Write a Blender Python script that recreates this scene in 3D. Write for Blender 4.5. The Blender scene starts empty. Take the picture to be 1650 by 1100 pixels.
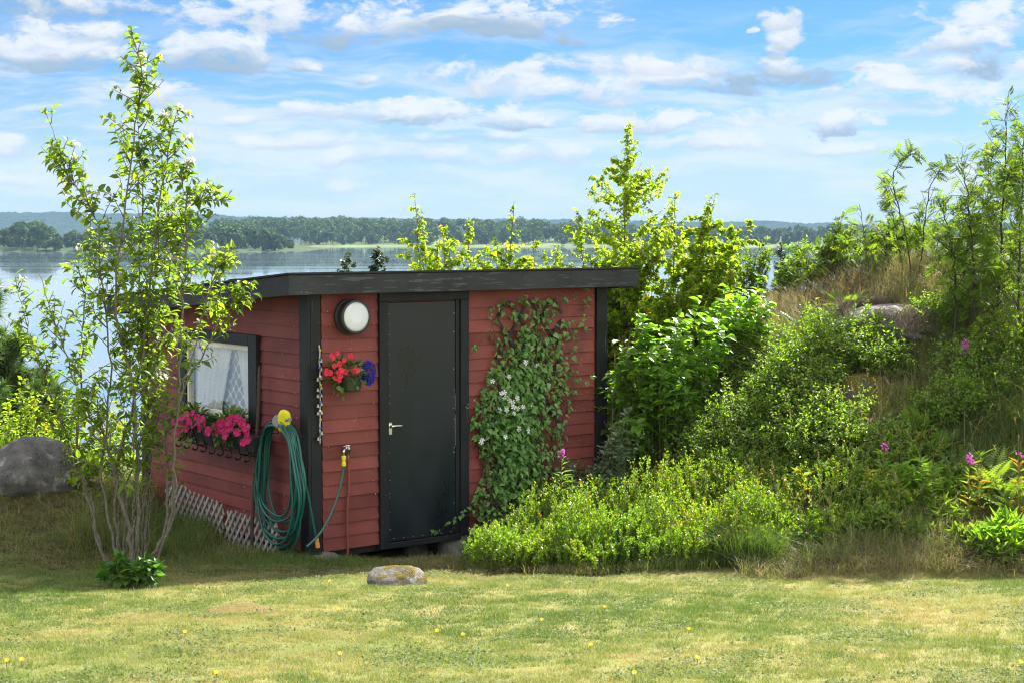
import bpy, math
import numpy as np
from math import sin, cos, pi, atan, radians

# ------------------------------------------------------------------ camera
S = bpy.context.scene
COL = S.collection
F = 2690.0                      # focal length in pixels of a 1650 px wide picture
PITCH = atan(175.0 / F)
CAMZ = 2.65
cam_d = bpy.data.cameras.new("camera")
cam = bpy.data.objects.new("camera", cam_d)
COL.objects.link(cam)
cam.location = (0, 0, CAMZ)
cam.rotation_euler = (pi / 2 - PITCH, 0, 0)
cam_d.sensor_width = 36.0
cam_d.lens = F / 1650.0 * 36.0
cam_d.clip_start = 0.1
cam_d.clip_end = 20000
cam_d.dof.use_dof = True
cam_d.dof.focus_distance = 13.6
cam_d.dof.aperture_fstop = 8.0
S.camera = cam

# ------------------------------------------------------------------ light
SUN_AZ = radians(32.4)          # to the right of the view axis (+Y)
SUN_EL = radians(41.3)
S.view_settings.view_transform = 'Standard'
S.view_settings.look = 'None'
S.view_settings.exposure = 2.08
S.view_settings.gamma = 1.0
sd = bpy.data.lights.new("sun", 'SUN')
sd.energy = 4.6
sd.angle = radians(0.53)
sd.color = (1.0, 0.95, 0.86)
sun = bpy.data.objects.new("sun", sd)
COL.objects.link(sun)
sun.rotation_euler = (pi / 2 - SUN_EL, 0, pi - SUN_AZ)

S.cycles.max_bounces = 8
S.cycles.diffuse_bounces = 4
S.cycles.glossy_bounces = 3
S.cycles.transmission_bounces = 4
S.cycles.transparent_max_bounces = 8
S.cycles.volume_bounces = 0
S.cycles.use_denoising = True
S.cycles.denoising_prefilter = 'NONE'
S.cycles.filter_width = 1.15
S.cycles.caustics_reflective = False
S.cycles.caustics_refractive = False
S.cycles.sample_clamp_indirect = 4.0


class N:
    """small helper for node trees"""
    def __init__(self, tree):
        self.t = tree
        self.l = tree.links

    def new(self, kind, **kw):
        n = self.t.nodes.new(kind)
        for k, v in kw.items():
            setattr(n, k, v)
        return n

    def put(self, sock, val):
        if isinstance(val, bpy.types.NodeSocket):
            self.l.new(val, sock)
        elif val is not None:
            sock.default_value = val

    def math(self, op, a, b=None, c=None, clamp=False):
        n = self.new('ShaderNodeMath', operation=op, use_clamp=clamp)
        self.put(n.inputs[0], a)
        self.put(n.inputs[1], b)
        self.put(n.inputs[2], c)
        return n.outputs[0]

    def smooth(self, v, a, b, lo=0.0, hi=1.0):
        n = self.new('ShaderNodeMapRange', interpolation_type='SMOOTHSTEP')
        self.put(n.inputs[0], v)
        for i, x in enumerate((a, b, lo, hi)):
            self.put(n.inputs[1 + i], x)
        return n.outputs[0]

    def mix(self, f, a, b, blend='MIX'):
        n = self.new('ShaderNodeMix', data_type='RGBA', blend_type=blend)
        self.put(n.inputs[0], f)
        self.put(n.inputs[6], rgba(a))
        self.put(n.inputs[7], rgba(b))
        return n.outputs[2]

    def noise(self, vec, scale, detail=4, rough=0.55, dist=0.0, out=0):
        n = self.new('ShaderNodeTexNoise')
        if vec is not None:
            self.put(n.inputs['Vector'], vec)
        n.inputs['Scale'].default_value = scale
        n.inputs['Detail'].default_value = detail
        n.inputs['Roughness'].default_value = rough
        n.inputs['Distortion'].default_value = dist
        return n.outputs[out]

    def ramp(self, f, stops):
        n = self.new('ShaderNodeValToRGB')
        el = n.color_ramp.elements
        while len(el) < len(stops):
            el.new(0.5)
        for e, (p, c) in zip(el, stops):
            e.position = p
            e.color = rgba(c)
        self.put(n.inputs[0], f)
        return n.outputs[0]

    def scaled(self, vec, sc):
        n = self.new('ShaderNodeMapping')
        self.put(n.inputs['Vector'], vec)
        n.inputs['Scale'].default_value = sc
        return n.outputs[0]


def rgba(c):
    if isinstance(c, bpy.types.NodeSocket):
        return c
    return tuple(c) + (1.0,) if len(c) == 3 else tuple(c)


def srgb(r, g, b):
    f = lambda v: (v / 255 / 12.92) if v <= 10 else ((v / 255 + 0.055) / 1.055) ** 2.4
    return (f(r), f(g), f(b))


# ------------------------------------------------------------------ sky
def make_world():
    w = bpy.data.worlds.new("World")
    S.world = w
    w.use_nodes = True
    n = N(w.node_tree)
    n.t.nodes.clear()
    out = n.new('ShaderNodeOutputWorld')
    bg = n.new('ShaderNodeBackground')
    STR = 0.06
    bg.inputs[1].default_value = STR
    n.l.new(bg.outputs[0], out.inputs[0])
    tc = n.new('ShaderNodeTexCoord')
    sep = n.new('ShaderNodeSeparateXYZ')
    n.l.new(tc.outputs['Generated'], sep.inputs[0])
    X, Y, Z = sep.outputs
    hor = n.math('SQRT', n.math('ADD', n.math('MULTIPLY', X, X), n.math('MULTIPLY', Y, Y)))
    az = n.math('ARCTAN2', X, Y)
    el = n.math('DIVIDE', Z, n.math('MAXIMUM', hor, 0.02))
    # the low sky is read from a little higher up: the air that day was clear
    lift = n.new('ShaderNodeCombineXYZ')
    n.put(lift.inputs[0], X)
    n.put(lift.inputs[1], Y)
    n.put(lift.inputs[2], n.math('ADD', n.math('MULTIPLY', n.math('MAXIMUM', Z, 0.0), 2.2), 0.05))
    nrm = n.new('ShaderNodeVectorMath', operation='NORMALIZE')
    n.l.new(lift.outputs[0], nrm.inputs[0])
    sky = n.new('ShaderNodeTexSky', sky_type='NISHITA', sun_disc=False)
    sky.sun_elevation = SUN_EL
    sky.sun_rotation = SUN_AZ
    sky.air_density = 1.0
    sky.dust_density = 0.2
    sky.ozone_density = 2.0
    n.l.new(nrm.outputs[0], sky.inputs[0])
    base = n.mix(1.0, sky.outputs[0], SKY_TINT, 'MULTIPLY')
    k = 0.25 / STR
    # pale veil towards the horizon
    col = n.mix(n.smooth(el, 0.115, 0.0, 0.0, 0.92), base, tuple(v * k for v in VEIL))
    comb = n.new('ShaderNodeCombineXYZ')
    n.put(comb.inputs[0], az)
    n.put(comb.inputs[1], n.math('MULTIPLY', el, 1.9))
    q = comb.outputs[0]
    warp = n.noise(q, 11.0, 4, 0.5, 0, 1)
    wv = n.new('ShaderNodeVectorMath', operation='SUBTRACT')
    n.l.new(warp, wv.inputs[0])
    wv.inputs[1].default_value = (0.5, 0.5, 0.5)
    ws = n.new('ShaderNodeVectorMath', operation='SCALE')
    n.l.new(wv.outputs[0], ws.inputs[0])
    ws.inputs[3].default_value = 0.05
    qa = n.new('ShaderNodeVectorMath', operation='ADD')
    n.l.new(q, qa.inputs[0])
    n.l.new(ws.outputs[0], qa.inputs[1])
    q2 = qa.outputs[0]
    s2 = n.new('ShaderNodeSeparateXYZ')
    n.l.new(q2, s2.inputs[0])
    az2 = s2.outputs[0]
    el2 = n.math('DIVIDE', s2.outputs[1], 1.9)
    fb = n.noise(q2, 42.0, 10, 0.62)
    fb2 = n.noise(q2, 17.0, 6, 0.55)
    fb3 = n.noise(n.scaled(q2, (1.0, 1.6, 1.0)), 75.0, 6, 0.65)
    fbn = n.math('ADD', n.math('SUBTRACT', fb, 0.5), n.math('MULTIPLY', n.math('SUBTRACT', fb2, 0.5), 0.5))
    # thin streaks, drawn out sideways
    st = n.noise(n.scaled(q2, (1.0, 3.2, 1.0)), 9.0, 7, 0.6)
    band = n.math('MULTIPLY', n.smooth(el2, 0.005, 0.02), n.smooth(el2, 0.14, 0.07))
    stm = n.math('MULTIPLY', n.smooth(st, 0.41, 0.60), n.math('ADD', n.math('MULTIPLY', band, 0.54), 0.10))
    col = n.mix(stm, col, tuple(v * k for v in CLOUD_WHITE))
    # cumulus: centre, half width, half height (photo pixels), shade of the base
    for cx, cy, w_, h_, gr, soft in CLOUDS:
        a0, e0 = (cx - 825) / F, (375 - cy) / F
        da = n.math('DIVIDE', n.math('SUBTRACT', az2, a0), w_ * 1.12 / F)
        de = n.math('DIVIDE', n.math('SUBTRACT', el2, e0), h_ / F)
        dn = n.math('MULTIPLY', n.math('MINIMUM', n.math('MULTIPLY', de, 1.7), de), 0.82)
        d = n.math('ADD', n.math('MULTIPLY', da, da), n.math('MULTIPLY', dn, dn))
        m = n.math('ADD', n.math('SUBTRACT', 0.85, d), n.math('MULTIPLY', fbn, 3.8))
        m = n.math('MULTIPLY', n.smooth(m, 0.0, soft * 1.15), n.smooth(fb3, 0.30, 0.55, 0.72, 1.0))
        sh = n.math('ADD', n.math('MULTIPLY', de, 0.85), n.math('MULTIPLY', fbn, 1.7))
        sh = n.smooth(sh, -0.50, 0.40)
        cc = n.mix(sh, tuple(v * k for v in CLOUD_GREY), tuple(v * k for v in CLOUD_WHITE))
        if gr < 1:
            cc = n.mix(gr, tuple(v * k for v in CLOUD_WHITE), cc)
        elif gr > 1:
            cc = n.mix(0.88, cc, tuple(v * k for v in CLOUD_GREY))
        col = n.mix(n.math('MULTIPLY', m, 0.95), col, cc)
    # unseen bright cloud overhead and behind us, added to lift the shaded sides
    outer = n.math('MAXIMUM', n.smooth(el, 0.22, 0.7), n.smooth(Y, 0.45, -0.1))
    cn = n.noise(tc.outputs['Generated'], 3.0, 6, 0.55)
    col = n.mix(n.math('MULTIPLY', outer, n.smooth(cn, 0.36, 0.58)), col, tuple(v * k for v in FILL_CLOUD))
    # below the horizon: dark land
    col = n.mix(n.smooth(el, -0.01, -0.06), col, tuple(v * k for v in (.12, .14, .10)))
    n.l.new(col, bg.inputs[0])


SKY_TINT = (0.25, 0.46, 0.59)
VEIL = (0.66, 0.775, 0.865)
CLOUD_WHITE = (0.88, 0.91, 0.94)
CLOUD_GREY = (0.30, 0.45, 0.61)
FILL_CLOUD = (2.45, 2.45, 2.45)
CLOUDS = [
    (60, 22, 170, 34, 1, 0.8), (90, 88, 150, 46, 1, 0.7), (345, 90, 130, 42, 1, 0.6), (430, 28, 190, 52, 0.5, 0.7),
    (650, 45, 120, 46, 0.8, 0.7), (800, 40, 190, 55, 1, 0.6), (755, 52, 120, 20, 2, 0.9), (275, 165, 78, 38, 0.7, 0.6), (490, 108, 36, 20, 1, 0.6),
    (800, 135, 110, 30, 0.6, 0.8), (940, 150, 120, 36, 0.7, 0.8), (1080, 130, 100, 36, 0.8, 0.7), (1230, 128, 115, 22, 2, 0.7),
    (540, 192, 120, 24, 0.6, 0.7), (680, 190, 130, 28, 1, 0.6), (840, 198, 110, 26, 1, 0.6), (1000, 204, 130, 26, 0.7, 0.7),
    (1243, 108, 50, 20, 0.7, 0.6), (1240, 84, 24, 26, 0.9, 0.7), (1254, 62, 26, 40, 0.8, 0.7), (1246, 36, 38, 20, 0.6, 0.6), (1268, 32, 18, 18, 0.4, 0.6),
    (1385, 150, 90, 34, 0.6, 0.7), (1480, 158, 80, 20, 0.4, 0.8), (1560, 60, 120, 40, 0.4, 0.8), (1530, 95, 100, 30, 0.9, 0.7), (1550, 128, 80, 26, 2, 0.8),
    (1620, 128, 42, 20, 0.3, 0.5), (1340, 208, 76, 30, 1, 0.45), (1240, 190, 100, 18, 0.4, 1.0), (1560, 190, 130, 20, 0.4, 1.0),
    (400, 203, 40, 12, 0.5, 0.8), (380, 310, 40, 12, 0.5, 0.9), (560, 300, 50, 14, 0.5, 0.9), (640, 260, 150, 22, 0.7, 1.0), (900, 255, 160, 22, 0.6, 1.0), (1150, 240, 150, 20, 0.6, 1.0), (40, 240, 60, 24, 0.5, 0.9), (30, 290, 80, 16, 0.5, 0.9),
    (560, 66, 110, 16, 2, 0.9), (860, 66, 120, 16, 2, 0.9), (90, 116, 140, 16, 2, 0.9), (350, 116, 110, 14, 2, 0.9),
    (960, 110, 150, 26, 0.6, 0.9), (1130, 105, 70, 20, 0.5, 0.9), (1310, 130, 80, 18, 2, 0.9), (720, 128, 70, 18, 0.6, 0.9), (1440, 175, 120, 20, 0.6, 1.0), (1500, 125, 60, 20, 0.6, 0.8), (1100, 205, 90, 18, 0.6, 0.9), (760, 230, 160, 16, 0.8, 1.0), (480, 235, 120, 14, 0.6, 1.0), (1300, 245, 140, 14, 0.6, 1.0),
    (1170, 148, 110, 14, 2, 0.9), (200, 20, 120, 22, 1, 0.9), (180, 60, 90, 22, 0.8, 0.9),
    (580, 130, 26, 14, 1, 0.8), (1210, 46, 12, 8, 0.3, 0.5), (1450, 2, 110, 12, 0.4, 0.6),
]
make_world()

# ------------------------------------------------------------------ geometry helpers
ct, st_ = cos(PITCH), sin(PITCH)


def ray(x, y):
    a, b = (x - 825) / F, -(y - 550) / F
    return np.array([a, ct + b * st_, -st_ + b * ct])


def P(x, y, Y):
    """the point at depth Y that the photo shows at pixel (x, y)"""
    d = ray(x, y)
    return np.array([0, 0, CAMZ]) + d * (Y / d[1])


def unit(v):
    v = np.asarray(v, float)
    return v / np.maximum(np.linalg.norm(v, axis=-1, keepdims=True), 1e-9)


ANG = radians(52.5)
U = np.array([sin(ANG), cos(ANG), 0.0])       # along the front of the shed
V = np.array([-cos(ANG), sin(ANG), 0.0])      # towards its back
C0 = P(500, 890, 13.45)                       # foot of the near corner


def W(u, v, z):
    return C0 + u * U + v * V + np.array([0, 0, z])


def FW(x, y, v=0.0):
    d = ray(x, y)
    o = np.array([0, 0, CAMZ])
    t = (v - (o - C0) @ V) / (d @ V)
    p = o + d * t - C0
    return p @ U, p[2]


def SW(x, y, u=0.0):
    d = ray(x, y)
    o = np.array([0, 0, CAMZ])
    t = (u - (o - C0) @ U) / (d @ U)
    p = o + d * t - C0
    return p @ V, p[2]


class G:
    """collects faces for ONE mesh (world coordinates)"""
    def __init__(self):
        self.v, self.f, self.t, self.n = [], [], [], 0

    def add(self, verts, faces, tint=0.5):
        verts = np.asarray(verts, float).reshape(-1, 3)
        faces = np.asarray(faces, int)
        if faces.ndim == 1:
            faces = faces[None]
        self.v.append(verts)
        self.f.append(faces + self.n)
        self.t.append(np.broadcast_to(np.asarray(tint, float), (len(faces),)))
        self.n += len(verts)

    def add2(self, verts, groups, tint=0.5):
        """several face groups that share verts"""
        base = self.n
        verts = np.asarray(verts, float).reshape(-1, 3)
        self.v.append(verts)
        for fc in groups:
            fc = np.asarray(fc, int)
            self.f.append(fc + base)
            self.t.append(np.broadcast_to(np.asarray(tint, float), (len(fc),)))
        self.n += len(verts)

    def merge(self, o):
        for v in o.v:
            self.v.append(v)
        for f in o.f:
            self.f.append(f + self.n)
        self.t += o.t
        self.n += o.n


def mesh_of(name, g, mat, origin=(0, 0, 0), smooth=False):
    me = bpy.data.meshes.new(name)
    v = np.concatenate(g.v) - np.asarray(origin, float)
    order = sorted(range(len(g.f)), key=lambda i: g.f[i].shape[1])
    loops = np.concatenate([g.f[i].ravel() for i in order])
    tot = np.concatenate([np.full(len(g.f[i]), g.f[i].shape[1]) for i in order])
    tint = np.concatenate([g.t[i] for i in order])
    start = np.concatenate([[0], np.cumsum(tot)[:-1]])
    me.vertices.add(len(v))
    me.vertices.foreach_set('co', v.ravel().astype(np.float32))
    me.loops.add(len(loops))
    me.loops.foreach_set('vertex_index', loops.astype(np.int32))
    me.polygons.add(len(tot))
    me.polygons.foreach_set('loop_start', start.astype(np.int32))
    me.update(calc_edges=True)
    a = me.attributes.new('tint', 'FLOAT', 'FACE')
    a.data.foreach_set('value', tint.astype(np.float32))
    me.polygons.foreach_set('use_smooth', np.full(len(tot), bool(smooth)))
    me.materials.append(mat)
    return me


def tag(o, label=None, cat=None, group=None, kind=None):
    if label:
        o['label'] = label
    if cat:
        o['category'] = cat
    if group:
        o['group'] = group
    if kind:
        o['kind'] = kind
    return o


def thing(name, loc, label, cat, group=None):
    o = bpy.data.objects.new(name, None)
    COL.objects.link(o)
    o.location = tuple(float(c) for c in loc)
    o.empty_display_size = 0.1
    return tag(o, label, cat, group)


def worldloc(o):
    p = np.zeros(3)
    while o is not None:
        p = p + np.array(o.location)
        o = o.parent
    return p


def obj(name, g, mat, parent=None, loc=None, smooth=False, bevel=0, label=None, cat=None, group=None, kind=None):
    """link g as one mesh object; a top-level one gets its origin at loc"""
    wl = worldloc(parent) if parent is not None else np.zeros(3)
    org = np.asarray(loc, float) if loc is not None else wl
    me = mesh_of(name, g, mat, org, smooth)
    o = bpy.data.objects.new(name, me)
    COL.objects.link(o)
    if parent is not None:
        o.parent = parent
    o.location = tuple(org - wl)
    if bevel:
        b = o.modifiers.new('bevel', 'BEVEL')
        b.width = bevel
        b.segments = 2
        b.limit_method = 'ANGLE'
    return tag(o, label, cat, group, kind)


def place(name, me, parent, p, x, z, scale=1.0):
    """a child that shares the mesh me, at world point p with local z axis z"""
    from mathutils import Matrix, Vector
    z = unit(z)
    y = unit(np.cross(z, x))
    xx = np.cross(y, z)
    o = bpy.data.objects.new(name, me)
    COL.objects.link(o)
    o.parent = parent
    lp = np.asarray(p) - worldloc(parent)
    m = Matrix([[xx[i] * scale, y[i] * scale, z[i] * scale, lp[i]] for i in range(3)] + [[0, 0, 0, 1]])
    o.matrix_local = m
    return o


QUADS = np.array([[0, 1, 3, 2], [4, 6, 7, 5], [0, 4, 5, 1], [2, 3, 7, 6], [0, 2, 6, 4], [1, 5, 7, 3]])


def box(g, lo, hi, fn=None, tint=0.5):
    """box between two corners in local coordinates, mapped by fn to the world"""
    c = [(x, y, z) for x in (lo[0], hi[0]) for y in (lo[1], hi[1]) for z in (lo[2], hi[2])]
    if fn:
        c = [fn(*p) for p in c]
    g.add(c, QUADS, tint)


def obox(g, p, q, wdir, w, t, tint=0.5):
    """bar from p to q, w wide along wdir, t thick"""
    p, q = np.asarray(p, float), np.asarray(q, float)
    d = unit(q - p)
    a = np.asarray(wdir, float)
    a = unit(a - d * (a @ d))
    b = np.cross(d, a)
    c = [e + a * w * sa / 2 + b * t * sb / 2 for e in (p, q) for sa in (-1, 1) for sb in (-1, 1)]
    g.add(c, QUADS, tint)


def tube(g, pts, rad, sides=6, tint=0.5, closed=False):
    pts = np.asarray(pts, float)
    n = len(pts)
    rad = np.broadcast_to(np.asarray(rad, float), (n,))
    if closed:
        tg = np.roll(pts, -1, 0) - np.roll(pts, 1, 0)
    else:
        tg = np.gradient(pts, axis=0)
    tg = unit(tg)
    ref = np.array([0, 0, 1.0]) if abs(tg[0][2]) < 0.9 else np.array([1.0, 0, 0])
    a = unit(np.cross(tg[0], ref))
    A = []
    for i in range(n):
        a = a - tg[i] * (a @ tg[i])
        a = unit(a)
        A.append(a)
    A = np.array(A)
    B = np.cross(tg, A)
    th = np.arange(sides) * 2 * pi / sides
    ring = pts[:, None] + rad[:, None, None] * (A[:, None] * np.cos(th)[None, :, None] + B[:, None] * np.sin(th)[None, :, None])
    i = np.arange(n if closed else n - 1)[:, None]
    j = np.arange(sides)[None]
    i2 = (i + 1) % n
    fc = np.stack([i * sides + j, i * sides + (j + 1) % sides, i2 * sides + (j + 1) % sides, i2 * sides + j], -1).reshape(-1, 4)
    groups = [fc]
    if not closed:
        groups.append(np.array([list(range(sides))[::-1]]))
        groups.append(np.array([[(n - 1) * sides + k for k in range(sides)]]))
    g.add2(ring.reshape(-1, 3), groups, tint)


def lathe(g, prof, origin, axis, sides=24, tint=0.5):
    """profile of (radius, height) pairs turned about axis"""
    axis = unit(axis)
    ref = np.array([0, 0, 1.0]) if abs(axis[2]) < 0.9 else np.array([1.0, 0, 0])
    a = unit(np.cross(axis, ref))
    b = np.cross(axis, a)
    th = np.arange(sides) * 2 * pi / sides
    circ = a[None] * np.cos(th)[:, None] + b[None] * np.sin(th)[:, None]
    v = np.concatenate([np.asarray(origin) + r * circ + h * axis for r, h in prof])
    n = len(prof)
    i = np.arange(n - 1)[:, None]
    j = np.arange(sides)[None]
    fc = np.stack([i * sides + j, i * sides + (j + 1) % sides, (i + 1) * sides + (j + 1) % sides, (i + 1) * sides + j], -1).reshape(-1, 4)
    g.add2(v, [fc, np.array([list(range(sides))[::-1]]), np.array([[(n - 1) * sides + k for k in range(sides)]])], tint)


def spline(pts, n):
    """smooth curve through pts"""
    pts = np.asarray(pts, float)
    if len(pts) < 3:
        t = np.linspace(0, 1, n)[:, None]
        return pts[0] * (1 - t) + pts[-1] * t
    p = np.vstack([2 * pts[0] - pts[1], pts, 2 * pts[-1] - pts[-2]])
    out = []
    for s in np.linspace(0, len(pts) - 1 - 1e-6, n):
        i = int(s)
        t = s - i
        a, b, c, d = p[i], p[i + 1], p[i + 2], p[i + 3]
        out.append(0.5 * (2 * b + (c - a) * t + (2 * a - 5 * b + 4 * c - d) * t * t + (3 * b - a - 3 * c + d) * t ** 3))
    return np.array(out)


# leaf templates: x along the leaf, y across, z up; verts and faces
LEAF = (np.array([[0, 0, 0], [.3, .5, .1], [.33, 0, 0], [.3, -.5, .1], [.68, .34, .04], [.7, 0, -.05], [.68, -.34, .04], [1, 0, -.2]]),
        [np.array([[0, 2, 1], [0, 3, 2], [4, 5, 7], [5, 6, 7]]), np.array([[1, 2, 5, 4], [2, 3, 6, 5]])])
HEART = (np.array([[0, 0, 0], [.06, .42, .08], [.3, .5, .12], [.3, 0, 0], [.06, -.42, .08], [.3, -.5, .12], [1, 0, -.15]]),
         [np.array([[0, 3, 2], [0, 2, 1], [0, 5, 3], [0, 4, 5], [2, 3, 6], [3, 5, 6]])])
SMALL = (np.array([[0, 0, 0], [.5, .5, .1], [1, 0, 0], [.5, -.5, .1]]), [np.array([[0, 2, 1], [0, 3, 2]])])
LANCE = (np.array([[0, 0, 0], [.35, .5, .1], [.35, -.5, .1], [1, 0, -.15]]), [np.array([[0, 3, 1], [0, 2, 3]])])


def pinnate(npair, leaflet, width, taper, droop):
    vs, fs, k = [], [], 0
    for i in range(npair):
        x = 0.15 + 0.8 * i / max(1, npair - 1)
        for s in (-1, 1):
            ll = leaflet * (1 - taper * abs(i / (npair - 1) - 0.35) ** 1.3)
            dx, dy = ll * 0.45, ll * 0.9 * s
            z = -droop * x * x
            p = np.array([x, 0.0, z])
            d = np.array([dx, dy, -ll * 0.15])
            side = np.array([-dy, dx, 0]) / ll * width * ll
            vs += [p, p + d * 0.45 + side + [0, 0, .01], p + d, p + d * 0.45 - side + [0, 0, .01]]
            fs += [[k, k + 2, k + 1], [k, k + 3, k + 2]]
            k += 4
    # rachis
    vs += [[0, .006, 0], [0, -.006, 0], [1, 0, -droop]]
    fs.append([k, k + 1, k + 2])
    return np.array(vs), [np.array(fs)]


ROWAN = pinnate(6, 0.36, 0.24, 0.5, 0.25)
FERN = pinnate(15, 0.26, 0.13, 1.5, 0.35)
_n = [[0, 0, 0]]
_f = []
for _i in range(9):
    _a = _i * 2 * pi / 9
    _d = np.array([0.75, 0.65 * cos(_a), 0.65 * sin(_a)])
    _s = np.array([0, -sin(_a), cos(_a)]) * 0.045
    _k = len(_n)
    _n += [list(_s), list(-_s), list(_d)]
    _f.append([_k, _k + 1, _k + 2])
NEEDLE = (np.array(_n), [np.array(_f)])


def leaves(g, p, d, up, length, width, tpl, tint):
    """a batch of leaves: positions p, directions d, rough normals up"""
    p = np.asarray(p, float)
    n = len(p)
    if n == 0:
        return
    x = unit(d)
    y = unit(np.cross(up, x))
    z = np.cross(x, y)
    tv, tf = tpl
    L = np.broadcast_to(np.asarray(length, float), (n,))[:, None, None]
    wd = np.broadcast_to(np.asarray(width, float), (n,))[:, None, None]
    vv = p[:, None] + L * (tv[None, :, 0:1] * x[:, None] + tv[None, :, 1:2] * wd * y[:, None] + tv[None, :, 2:3] * z[:, None])
    m = len(tv)
    off = (np.arange(n) * m)[:, None, None]
    base = g.n
    g.v.append(vv.reshape(-1, 3))
    tint = np.broadcast_to(np.asarray(tint, float), (n,))
    for fc in tf:
        g.f.append((fc[None] + off).reshape(-1, fc.shape[1]) + base)
        g.t.append(np.repeat(tint, len(fc)))
    g.n += n * m


def bumps(x, y, s, seed=0):
    """cheap smooth noise in -1..1"""
    r = np.random.default_rng(seed)
    o = 0
    for k in range(5):
        a, b, c = r.uniform(0, 2 * pi), r.uniform(0, 2 * pi), r.uniform(.6, 1.6)
        o = o + np.sin((x * cos(a) + y * sin(a)) * c * s + b)
    return o / 2.6


# ------------------------------------------------------------------ terrain
_ty = np.array([-60, -10, 0, 3, 5, 7, 9, 11, 12.5, 13.5, 16, 18, 20, 24, 45, 80, 140, 400])
_tz = np.array([2.0, 1.35, 1.1, 1.03, .93, .74, .48, .24, .07, 0.0, -.03, -.15, -.7, -2.3, -7.4, -9.2, -11, -12])
_yy = np.arange(-60, 400, 0.1)
_zz = np.interp(_yy, _ty, _tz)
_k = np.hanning(15)
_zs = np.convolve(np.pad(_zz, 7, mode='edge'), _k / _k.sum(), 'valid')
_hx = np.array([-99, .3, .9, 1.5, 2.0, 2.5, 3.2, 4.0, 5.0, 7.0, 12, 60])
_hz = np.array([0, 0, .15, .6, 1.15, 1.72, 2.0, 2.22, 2.45, 2.7, 2.9, 3.0])


def sstep(t):
    t = np.clip(t, 0, 1)
    return t * t * (3 - 2 * t)


def zg(x, y):
    x, y = np.asarray(x, float), np.asarray(y, float)
    z = np.interp(y, _yy, _zs)
    h = np.interp(x, _hx, _hz)
    s = 0.55 * sstep((y - 12.1) / 5.0) + 0.45 * np.clip((y - 12.1) / 4.9, 0, 1)
    z = z + h * s + 0.10 * sstep((y - 12.0) / 0.5) * sstep((x - 2.0) / 0.8)
    # small mound on the left
    z = z + 0.50 * np.exp(-(((x + 4.3) / 1.15) ** 2 + ((y - 14.7) / 1.25) ** 2) ** 1.3)
    mo = np.exp(-(((x + 4.0) / 1.7) ** 2 + ((y - 14.3) / 1.5) ** 2))
    z = z + mo * (.045 * bumps(x, y, 4.5, 13) + .03 * bumps(x, y, 11.0, 14))
    # the left side falls away sooner
    z = z - sstep((-1.9 - x) / 1.5) * np.clip(y - 15.9, 0, 12) * 0.28
    du, dv = (x - C0[0]) * U[0] + (y - C0[1]) * U[1], (x - C0[0]) * V[0] + (y - C0[1]) * V[1]
    z = z - 0.17 * np.exp(-((du - 1.6) / .95) ** 2) * sstep((dv + .75) / .6) * sstep((2.5 - dv) / 1.0)
    z = z + 0.018 * bumps(x, y, 1.6, 3) + 0.008 * bumps(x, y, 6.0, 4)
    return z


def hit(x, y):
    """where the sight line through pixel (x, y) meets the ground"""
    d = ray(x, y)
    Y = np.arange(5, 26, 0.02)
    t = Y / d[1]
    zz = CAMZ + d[2] * t - zg(d[0] * t, Y)
    i = int(np.argmax(zz < 0)) if (zz < 0).any() else len(Y) - 1
    return np.array([d[0] * t[i], Y[i], float(zg(d[0] * t[i], Y[i]))])


# ------------------------------------------------------------------ materials
def newmat(name):
    m = bpy.data.materials.new(name)
    m.use_nodes = True
    n = N(m.node_tree)
    b = m.node_tree.nodes['Principled BSDF']
    return m, n, b


def bump(n, b, h, strength=0.4, dist=0.01):
    k = n.new('ShaderNodeBump')
    k.inputs['Strength'].default_value = strength
    k.inputs['Distance'].default_value = dist
    n.put(k.inputs['Height'], h)
    n.l.new(k.outputs[0], b.inputs['Normal'])


def plain(name, c, rough=0.5, metal=0.0, var=0.25, scale=12.0, spec=0.5, bumpy=0.0):
    m, n, b = newmat(name)
    tc = n.new('ShaderNodeTexCoord')
    f = n.noise(tc.outputs['Object'], scale, 5, 0.6)
    n.put(b.inputs['Base Color'], n.ramp(f, [(0.3, tuple(v * (1 - var) for v in c)), (0.7, tuple(min(1, v * (1 + var)) for v in c))]))
    b.inputs['Roughness'].default_value = rough
    b.inputs['Metallic'].default_value = metal
    b.inputs['Specular IOR Level'].default_value = spec
    if bumpy:
        bump(n, b, n.noise(tc.outputs['Object'], scale * 3, 4, 0.6), bumpy)
    return m


def leafmat(name, stops, trans=0.45, tcol=(1.5, 1.6, 0.5), rough=0.42, spec=0.45):
    m, n, b = newmat(name)
    at = n.new('ShaderNodeAttribute', attribute_name='tint')
    c = n.ramp(at.outputs['Fac'], stops)
    n.put(b.inputs['Base Color'], c)
    b.inputs['Roughness'].default_value = rough
    b.inputs['Specular IOR Level'].default_value = spec
    tr = n.new('ShaderNodeBsdfTranslucent')
    n.put(tr.inputs[0], n.mix(1.0, c, tcol, 'MULTIPLY'))
    mx = n.new('ShaderNodeMixShader')
    mx.inputs[0].default_value = trans
    n.l.new(b.outputs[0], mx.inputs[1])
    n.l.new(tr.outputs[0], mx.inputs[2])
    n.l.new(mx.outputs[0], m.node_tree.nodes['Material Output'].inputs[0])
    return m


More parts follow.
